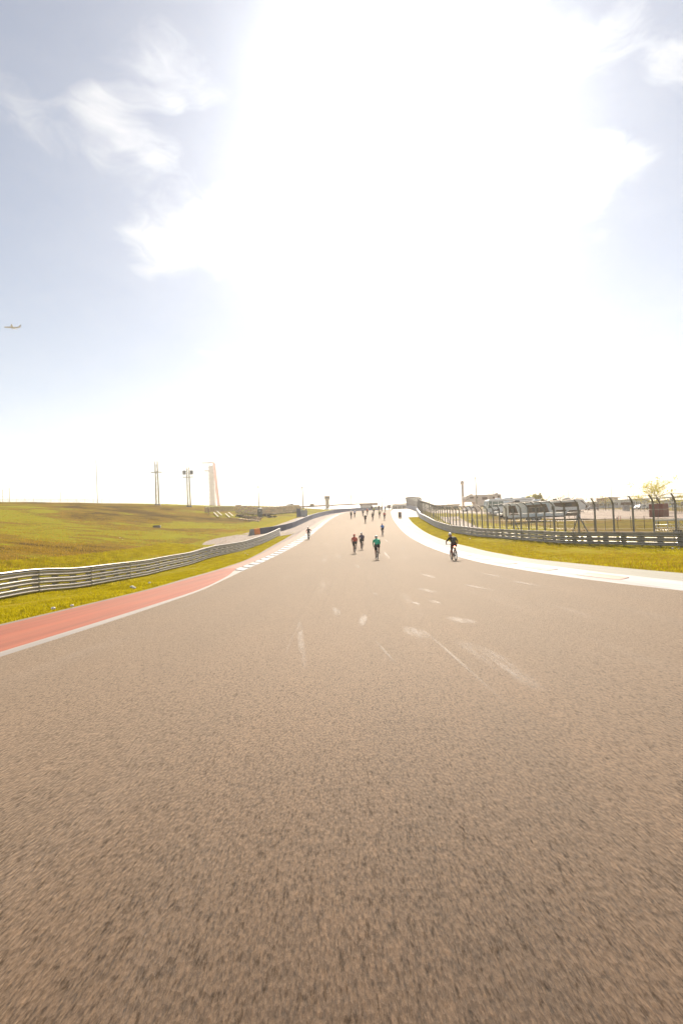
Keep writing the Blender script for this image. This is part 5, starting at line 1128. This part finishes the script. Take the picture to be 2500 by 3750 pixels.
# airliner
def airliner():
    Y = 1500.0; p = at(47, 1199, Y); L_ = 61/F*Y*1.02; s = L_/56; t = thing('airliner', 'twin-engine airliner flying in the upper left sky', 'airplane', p, R(180+14)); t.rotation_euler = (R(0), R(0), R(180+12))
    M_FUS = mat('airliner grey', (.42, .42, .45), .4); M_TAIL = mat('airliner dark tail', (.20, .20, .23), .4)
    mb = MB(); xs = [25, 24.2, 22, 18, 10, 0, -10, -16, -21, -24.5]; rs = [.15, 1.0, 2.0, 2.6, 2.7, 2.7, 2.6, 2.0, 1.1, .3]; zs = [-.5, -.4, -.2, 0, 0, 0, .1, .5, 1.0, 1.5]
    mb.path([(x*s, 0, z*s) for x, z in zip(xs, zs)], [r*s for r in rs], 14); mb.build('fuselage', M_FUS, t)
    for sg in (-1, 1):
        mb = MB(); mb.prism([(5*s, sg*2*s, -1*s), (-3*s, sg*2*s, -1*s), (-8.5*s, sg*23*s, 1.8*s), (-6*s, sg*23*s, 1.8*s)], (0, 0, .5*s)); mb.build('wing', M_FUS, t)
        mb = MB(); mb.path([(5.5*s, sg*8*s, -2.2*s), (4*s, sg*8*s, -2.2*s), (0, sg*8*s, -2.0*s)], [1.2*s, 1.5*s, .8*s], 10); mb.build('engine', M_FUS, t)
        mb = MB(); mb.prism([(-19*s, sg*1*s, 1.3*s), (-22.5*s, sg*1*s, 1.3*s), (-25*s, sg*8*s, 2*s), (-23.5*s, sg*8*s, 2*s)], (0, 0, .3*s)); mb.build('tailplane', M_FUS, t)
    mb = MB(); mb.prism([(-15*s, -.2*s, 2*s), (-23*s, -.2*s, 2*s), (-26.5*s, -.2*s, 10.5*s), (-23.8*s, -.2*s, 10.5*s)], (0, .4*s, 0)); mb.build('tail_fin', M_TAIL, t)
airliner()

# ------------------------------------------------------------------ bicycles and riders
M_SKIN = mat('skin', (.42, .24, .16), .55, 0, .05); M_SHOE = mat('dark shoe', (.03, .03, .03), .5); M_SHOEW = mat('white shoe', (.65, .64, .6), .5)
M_SHORT = mat('black shorts', (.018, .017, .016), .8, 0, .15, 8); M_SHORTR = mat('dark red shorts', (.07, .014, .012), .8, 0, .15, 8); M_FRAME = mat('dark bicycle frame', (.03, .03, .035), .35, .3)
M_FRAMEW = mat('pale bicycle frame', (.5, .5, .5), .35, .2); M_CHAIN = mat('steel parts', (.4, .4, .4), .3, .8)
M_LAMP = mat('lit red tail lamp', (.6, .03, .02), .3, emit=(1.0, .25, .12, 14.0)); M_HAIR = mat('dark hair', (.03, .022, .016), .7)
def bicycle(fat=False):
    t = thing('bicycle', 'bicycle', 'bicycle'); r = .345; tw = .028 if fat else .015; ax = {'r': (0, -.43, r), 'f': (0, .60, r)}
    for k in 'rf':
        c = Vector(ax[k]); ring = lambda rad, n=24: [c+Vector((0, math.cos(2*math.pi*i/n)*rad, math.sin(2*math.pi*i/n)*rad)) for i in range(n)]
        mb = MB(); mb.path(ring(r-tw), tw, 6, closed=True); wb = mb.build('wheel', M_RUBBER, t)
        mb = MB(); mb.path(ring(r-tw*2-.012), .013, 5, closed=True); mb.build('rim', M_CHAIN, wb)
        mb = MB(); mb.tube(c+Vector((-.05, 0, 0)), c+Vector((.05, 0, 0)), .02, .02, 8); mb.build('hub', M_CHAIN, wb)
        mb = MB()
        for i in range(14): a = 2*math.pi*i/14; mb.tube(c+Vector((.02*(1 if i % 2 else -1), 0, 0)), c+Vector((0, math.cos(a), math.sin(a)))*1.0*0+Vector((0, math.cos(a)*(r-.05), math.sin(a)*(r-.05))), .0025, .0025, 3, cap=False)
        mb.build('spokes', M_CHAIN, wb)
    BBk = (0, 0, .27); st = (0, -.16, .80); hd = (0, .40, .86); hl = (0, .44, .70)
    mb = MB(); mb.tube(BBk, st, .018, .016); mb.tube(st, hd, .017, .017); mb.tube(BBk, hl, .022, .022); mb.tube(hd, hl, .022, .022)
    for s_ in (-1, 1): mb.tube((s_*.03, 0, .27), (s_*.06, -.43, r), .011, .009, 6); mb.tube((s_*.02, -.15, .78), (s_*.06, -.43, r), .009, .008, 6)
    mb.build('frame', M_FRAME, t)
    mb = MB(); mb.tube((0, .44, .70), (0, .455, .66), .03, .03)
    for s_ in (-1, 1): mb.path([(s_*.045, .455, .67), (s_*.05, .53, .5), (s_*.05, .60, r)], [.016, .014, .01], 6)
    mb.build('fork', M_FRAME, t)
    mb = MB(); mb.tube(st, (0, -.185, .93), .014, .014); mb.build('seat_post', M_FRAME, t)
    mb = MB(); mb.path([(0, -.31, .955), (0, -.24, .96), (0, -.12, .955), (0, -.02, .945)], [.05, .07, .035, .018], 8); sd_ = mb.build('saddle', M_BLACK, t)
    mb = MB()
    if fat: mb.path([(-.36, .36, .99), (-.2, .40, 1.0), (0, .42, .97), (.2, .40, 1.0), (.36, .36, .99)], .014, 6); mb.tube(hd, (0, .42, .97), .016, .016)
    else:
        mb.tube(hd, (0, .50, .92), .016, .016); mb.tube((-.2, .50, .92), (.2, .50, .92), .013, .013)
        for s_ in (-1, 1): mb.path([(s_*.2, .50, .92), (s_*.205, .58, .925), (s_*.21, .61, .88), (s_*.21, .56, .80), (s_*.21, .47, .78)], .013, 6)
    mb.build('handlebar', M_BLACK, t)
    mb = MB(); cr = Vector(BBk); mb.path([cr+Vector((.045, math.cos(a)*.095, math.sin(a)*.095)) for a in [2*math.pi*i/16 for i in range(16)]], .008, 4, closed=True); mb.tube((-.07, 0, .27), (.07, 0, .27), .02, .02); mb.build('chainring', M_CHAIN, t)
    mb = MB(); mb.tube((.045, .09, .30), (.045, -.43, r+.035), .005, .005, 4); mb.tube((.045, .09, .24), (.045, -.43, r-.035), .005, .005, 4); mb.build('chain', M_CHAIN, t)
    for s_, z in ((-1, -.17), (1, .17)):
        mb = MB(); mb.tube((s_*.075, 0, .27), (s_*.085, 0, .27+z), .013, .011, 6); ck = mb.build('crank_arm', M_CHAIN, t); mb = MB(); mb.rbox((s_*.14, 0, .27+z), (.09, .08, .022), .006); mb.build('pedal', M_BLACK, ck)
    return t
def rider_mesh(fat=False, look=0.0, sleeve='short', lean=1.0):
    # one skeleton, one continuous skin
    V = []; Ed = []; Rd = []; Zn = []
    def v(p, r, z, par=None):
        V.append(p); Rd.append(r if isinstance(r, tuple) else (r, r)); Zn.append(z)
        if par is not None: Ed.append((par, len(V)-1))
        return len(V)-1
    pel = v((0, -.20, 1.00), (.175, .14), 'shorts'); wa = v((0, -.08, 1.13), (.175, .125), 'top', pel); ch = v((0, .10, 1.30), (.205, .14), 'top', wa); up = v((0, .22, 1.40), (.16, .11), 'top', ch)
    nk = v((look*.25, .30, 1.445), .062, 'skin', up); h1 = v((look*.5, .37, 1.51), (.078, .085), 'head', nk); h2 = v((look*.7, .41, 1.59), (.082, .10), 'head', h1); h3 = v((look*.8, .42, 1.66), (.055, .065), 'head', h2)
    nose = v((look*1.4, .51, 1.56), (.016, .016), 'head', h2)
    hw = .34 if fat else .205; hy = .37 if fat else .575; hz = 1.0 if fat else .955; ew = .36 if fat else .25
    for s_ in (-1, 1):
        ear = v((s_*.088+look*.7, .395, 1.575), (.014, .022), 'head', h2)
        sh = v((s_*.195, .19, 1.375), .078, 'top', up); ua = v((s_*(.175+ew)*.52, .24, 1.27), .060, 'top', sh); el = v((s_*ew, .31, 1.17), .046, 'fore' if sleeve == 'short' else 'top', ua)
        fo = v((s_*(ew*.45+hw*.55), .44 if not fat else .35, 1.06), .034, 'fore' if sleeve == 'short' else 'top', el); wr = v((s_*hw, hy-.055, hz+.035), (.022, .026), 'fore', fo); pm = v((s_*hw, hy-.005, hz+.032), (.030, .018), 'fore', wr)
        for i, (dx, ln) in enumerate(((-.032, .036), (-.011, .044), (.011, .040), (.030, .032))):
            k1 = v((s_*hw+s_*dx, hy+.03, hz+.030), .009, 'fore', pm); k2 = v((s_*hw+s_*dx, hy+.03+ln*.55, hz+.006), .0085, 'fore', k1); v((s_*hw+s_*dx, hy+.02+ln*.2, hz-.022), .0075, 'fore', k2)
        t1 = v((s_*hw-s_*.042, hy+.0, hz+.012), .010, 'fore', pm); v((s_*hw-s_*.040, hy+.028, hz-.016), .0085, 'fore', t1)
        hp = v((s_*.10, -.15, .985), .12, 'shorts', pel)
        if s_ < 0: kn = (-.115, .07, .60); an = (-.115, -.07, .21); toe = (-.12, .10, .13); mid = (-.105, -.04, .80); hl = (-.115, -.115, .18)
        else: kn = (.135, .235, .83); an = (.125, -.055, .525); toe = (.125, .10, .465); mid = (.12, .04, .925); hl = (.125, -.10, .505)
        th = v(mid, .092, 'shorts', hp); kv = v(kn, .056, 'leg', th); cm = tuple((a*.62+b*.38) for a, b in zip(kn, an)); cf = v((cm[0], cm[1]-.015, cm[2]), .052, 'leg', kv); av = v(an, .034, 'leg', cf); v(hl, .030, 'shoe', av); bl = v(tuple((a+b)/2 for a, b in zip(an, toe)), (.04, .034), 'shoe', av); v(toe, (.042, .022), 'shoe', bl)
    me = bpy.data.meshes.new('rider_skeleton'); me.from_pydata(V, Ed, []); ob = bpy.data.objects.new('rider_skeleton', me); C.objects.link(ob)
    sm = ob.modifiers.new('skin', 'SKIN'); sm.use_smooth_shade = True
    sv = me.skin_vertices[0].data if me.skin_vertices else None
    if sv is None:
        bm = bmesh.new(); bm.from_mesh(me); bm.verts.layers.skin.verify(); bm.to_mesh(me); bm.free(); sv = me.skin_vertices[0].data
    for i, r_ in enumerate(Rd): sv[i].radius = r_; sv[i].use_root = (i == pel)
    sb = ob.modifiers.new('sub', 'SUBSURF'); sb.levels = 1; sb.render_levels = 1
    dg = bpy.context.evaluated_depsgraph_get(); dg.update(); out_ = bpy.data.meshes.new_from_object(ob.evaluated_get(dg)); C.objects.unlink(ob); bpy.data.objects.remove(ob)
    order = ['skin', 'top', 'fore', 'shorts', 'leg', 'shoe', 'head']; VA = np.array(V); EA = np.array(Ed); A = VA[EA[:, 0]]; B = VA[EA[:, 1]]; rr = np.array([max(r_) for r_ in Rd]); AB = B-A; l2 = (AB**2).sum(1)
    out_.materials.clear()
    for _ in order: out_.materials.append(M_SKIN)
    for p in out_.polygons:
        c = np.array(p.center); tt = np.clip(((c-A)*AB).sum(1)/l2, 0, 1); d = np.linalg.norm(c-(A+AB*tt[:, None]), axis=1)/(rr[EA[:, 0]]*(1-tt)+rr[EA[:, 1]]*tt); e = int(np.argmin(d)); p.material_index = order.index(Zn[EA[e][1]] if tt[e] > .5 else Zn[EA[e][0]]); p.use_smooth = True
    out_.name = 'person'; return out_
def mirror(me):
    m = me.copy(); m.transform(Matrix.Scale(-1, 4, (1, 0, 0))); m.flip_normals(); return m
RM = {'road': rider_mesh(), 'mtb': rider_mesh(True, -.10)}; RM['roadm'] = mirror(RM['road']); RM['mtbm'] = mirror(RM['mtb'])
def helmet_mesh(look=0):
    mb = MB(); c = Vector((look*.8, .41, 1.625)); n, m = 14, 5; vs = []
    for i in range(m+1):
        th = math.pi*.56*i/m
        for j in range(n): ph = 2*math.pi*j/n; vs.append(c+Vector((.108*math.sin(th)*math.cos(ph), .145*math.sin(th)*math.sin(ph)-.01, .105*math.cos(th))))
    mb.add(vs, [(i*n+j, (i+1)*n+j, (i+1)*n+(j+1) % n, i*n+(j+1) % n) for i in range(m) for j in range(n)], 0, True)
    for k in (-1, 0, 1): mb.path([c+Vector((k*.05, -.13, .03)), c+Vector((k*.055, -.02, .106-.02*abs(k))), c+Vector((k*.05, .11, .05))], .012, 4)
    return mb
cloth = {}
def cm(name, col):
    if name not in cloth: cloth[name] = mat(name+' jersey', col, .75, 0, .10, 6, .1, 30)
    return cloth[name]
BIKE = {False: bicycle(False), True: bicycle(True)}; used = {False: False, True: False}
HELM = {}
for k, lk in (('road', 0), ('mtb', -.10)):
    HELM[k] = helmet_mesh(lk)
def hmat(name, col): 
    if name not in cloth: cloth[name] = mat(name+' helmet', col, .35, 0, .03)
    return cloth[name]
hobj = {}
def put_rider(px, py, col, hcol, label, blabel, pose='road', mir=False, sleeve=False, short=None, shoe=None, y0=15, rz=0.0, sc_=1.0, lamp=False, leg=None):
    g = ground(px, py, y0, 200); fat = pose == 'mtb'
    bk = BIKE[fat] if not used[fat] else copy_tree(BIKE[fat]); used[fat] = True
    slope = math.atan((float(T(g[0], g[1]+.6))-float(T(g[0], g[1]-.43)))/1.03)
    bk.location = tuple(g+np.array([0, 0, .0])); bk.rotation_euler = (slope, 0, rz); bk['label'] = blabel; bk['group'] = 'bicycles on the track'; bk.scale = (-1 if mir else 1, 1, 1)
    if mir: bk.scale = (1, 1, 1)
    o = bpy.data.objects.new('person', RM[pose]); C.objects.link(o); o.location = bk.location; o.rotation_euler = (slope, 0, rz); tag(o, label, 'person', 'cyclists on the track')
    top = cm(*col); mats_ = [M_SKIN, top, top if sleeve else M_SKIN, short or M_SHORT, M_SKIN, shoe or M_SHOE, M_SKIN]; mats_[4] = leg or M_SKIN
    for i, m in enumerate(mats_): o.material_slots[i].link = 'OBJECT'; o.material_slots[i].material = m
    hm_ = hmat(*hcol); key = (pose, hm_.name)
    if key not in hobj: hobj[key] = HELM[pose].build('helmet', hm_, o); h = hobj[key]
    else: h = hobj[key].copy(); C.objects.link(h); h.parent = o
    if lamp:
        mb = MB(); mb.ell((0, -.30, .86), (.035, .02, .035), 8, 6); mb.build('tail_lamp', M_LAMP, bk)
    return bk, o
WHT = ('white', (.75, .74, .70)); BLK = ('black', (.03, .03, .03)); RED = ('red', (.5, .05, .03)); YEL = ('pale yellow', (.6, .58, .4)); NEON = ('neon', (.45, .55, .05))
put_rider(1382, 2050, ('green', (.04, .54, .29)), WHT, 'rider in a long-sleeved green jersey and black shorts, nearest in mid track', 'road bicycle under the rider in the green jersey', sleeve=True)
put_rider(1131, 1975, ('all black', (.02, .02, .02)), BLK, 'rider dressed all in black riding on the white kerb at the left track edge', 'bicycle on the white kerb at the left track edge', 'mtb', sleeve=True, leg=M_SHORT)
put_rider(1300, 2027, ('orange red', (.55, .075, .035)), ('orange red', (.6, .12, .06)), 'rider in an orange-red jersey and orange-red helmet, left of the purple-clad rider', 'bicycle under the rider in the orange-red jersey', sleeve=True)
put_rider(1326, 2013, ('dark purple', (.07, .045, .085)), WHT, 'rider in a dark purple jersey and white helmet, right beside the orange-red rider', 'bicycle under the rider in the dark purple jersey', sleeve=False)
put_rider(1662, 2052, ('dark olive', (.05, .045, .03)), WHT, 'rider in a dark short-sleeved shirt and dark red shorts by the right white kerb', 'mountain bicycle with a lit red tail lamp by the right white kerb', 'mtb', short=M_SHORTR, lamp=True, shoe=M_SHOEW)
put_rider(1401, 1961, ('bright blue', (.03, .17, .50)), BLK, 'rider in a bright blue jersey alone between the near and far groups', 'bicycle under the lone rider in the bright blue jersey')
FAR = [(1338, 1916, ('charcoal', (.05, .045, .04)), WHT, 'rider in a charcoal jersey with a white helmet, nearest of the far group'), (1365, 1906, ('dark brown', (.07, .05, .035)), ('brown', (.15, .1, .07)), 'rider in a dark brown jersey and brown helmet in the middle of the far group'),
       (1408, 1905, ('scarlet', (.48, .055, .035)), BLK, 'rider in a scarlet jersey at the right of the far group'), (1286, 1900, ('black', (.03, .028, .025)), YEL, 'rider in a black jersey with a pale yellow helmet, leftmost of the far group'),
       (1390, 1897, ('olive lime', (.20, .22, .06)), NEON, 'rider in an olive-lime jersey with a lime helmet in the far group'), (1299, 1895, ('lavender', (.32, .34, .52)), ('pale blue', (.5, .55, .7)), 'rider in a pale lavender jersey beside the leftmost far rider'),
       (1329, 1891, ('stone grey', (.30, .28, .25)), WHT, 'rider in a stone grey jersey with a white helmet in the far group'), (1345, 1887, ('tomato', (.55, .10, .05)), RED, 'rider in a tomato jersey and red helmet near the crest'),
       (1369, 1883, ('neon yellow', (.42, .48, .04)), WHT, 'rider in a neon yellow jersey near the crest'), (1398, 1875, ('mustard', (.38, .22, .07)), ('orange', (.5, .2, .05)), 'rider in a mustard jersey at the crest'),
       (1410, 1874, ('royal blue', (.08, .12, .42)), WHT, 'rider in a royal blue jersey at the crest, right of the mustard rider'), (1387, 1870, ('maroon', (.18, .05, .04)), RED, 'rider in a maroon jersey at the crest, left of the mustard rider'),
       (1361, 1870, ('navy', (.04, .05, .10)), BLK, 'rider in a navy jersey at the crest left of the neon yellow rider'), (1425, 1868.5, ('rust', (.22, .09, .05)), BLK, 'rider in a rust jersey farthest right at the crest')]
for i, (px, py, c_, h_, lb) in enumerate(FAR):
    put_rider(px, py, c_, h_, lb, 'bicycle under the '+lb.split(',')[0].split(' with ')[0].split(' and ')[0].split(' in the ')[0].split(' at the')[0], 'road', y0=40, rz=-.12)

# ------------------------------------------------------------------ grass blades on the verges
def blades(name, n, xf, yr, size, m, seed, dens=None):
    rg = np.random.default_rng(seed); u = rg.random(n); y = yr[0]+(yr[1]-yr[0])*u**1.5; a, b = xf(y); x = a+(b-a)*rg.random(n); 
    cl = np.sin(x*2.1+np.cos(y*1.3)*2)*np.cos(y*1.7-x*.6); keep = cl+rg.random(n)*1.6 > .1; x, y = x[keep], y[keep]; n = len(x); z = T(x, y)
    h = size*(.5+rg.random(n)); w_ = h*.20+.004; an = rg.random(n)*math.pi; lx, ly = rg.normal(size=(2, n))*h*.35; dx, dy = np.cos(an)*w_, np.sin(an)*w_
    V = np.empty((n, 3, 3)); V[:, 0] = np.stack([x-dx, y-dy, z-.01], 1); V[:, 1] = np.stack([x+dx, y+dy, z-.01], 1); V[:, 2] = np.stack([x+lx, y+ly, z+h], 1)
    me = bpy.data.meshes.new(name); me.vertices.add(3*n); me.vertices.foreach_set('co', V.reshape(-1)); me.loops.add(3*n); me.loops.foreach_set('vertex_index', np.arange(3*n, dtype=np.int32)); me.polygons.add(n); me.polygons.foreach_set('loop_start', np.arange(0, 3*n, 3, dtype=np.int32)); me.polygons.foreach_set('loop_total', np.full(n, 3, dtype=np.int32)); me.update(); me.validate(); me.materials.append(m)
    o = link(name, me); o['kind'] = 'stuff'; return o
blades('grass', 170000, lambda y: (xLouter(y)-6.6, xLouter(y)-.03), (8, 76), .055, M_BLADE, 1)
blades('grass', 170000, lambda y: (xRouter(y)+.03, np.minimum(xRouter(y)+16, np.interp(y, [0, 33, 42, 49, 58, 68, 79, 95, 112], [40, 26, 20.5, 19, 18, 17.3, 16.5, 17, 19])-.25)), (14, 98), .06, M_BLADE, 2)
blades('dry_grass', 30000, lambda y: (xRouter(y)+.03, xRouter(y)+9), (14, 70), .07, M_BLADED, 5)
blades('dry_grass', 100000, lambda y: (-14.6-(y-10)*.75-8, -14.8+np.clip(y-45, 0, 30)*-.05), (20, 95), .10, M_BLADED, 3)
blades('grass', 70000, lambda y: (-21-(y-10)*.05, -14.8+np.clip(y-45, 0, 30)*-.12), (17, 60), .12, M_BLADE, 4)
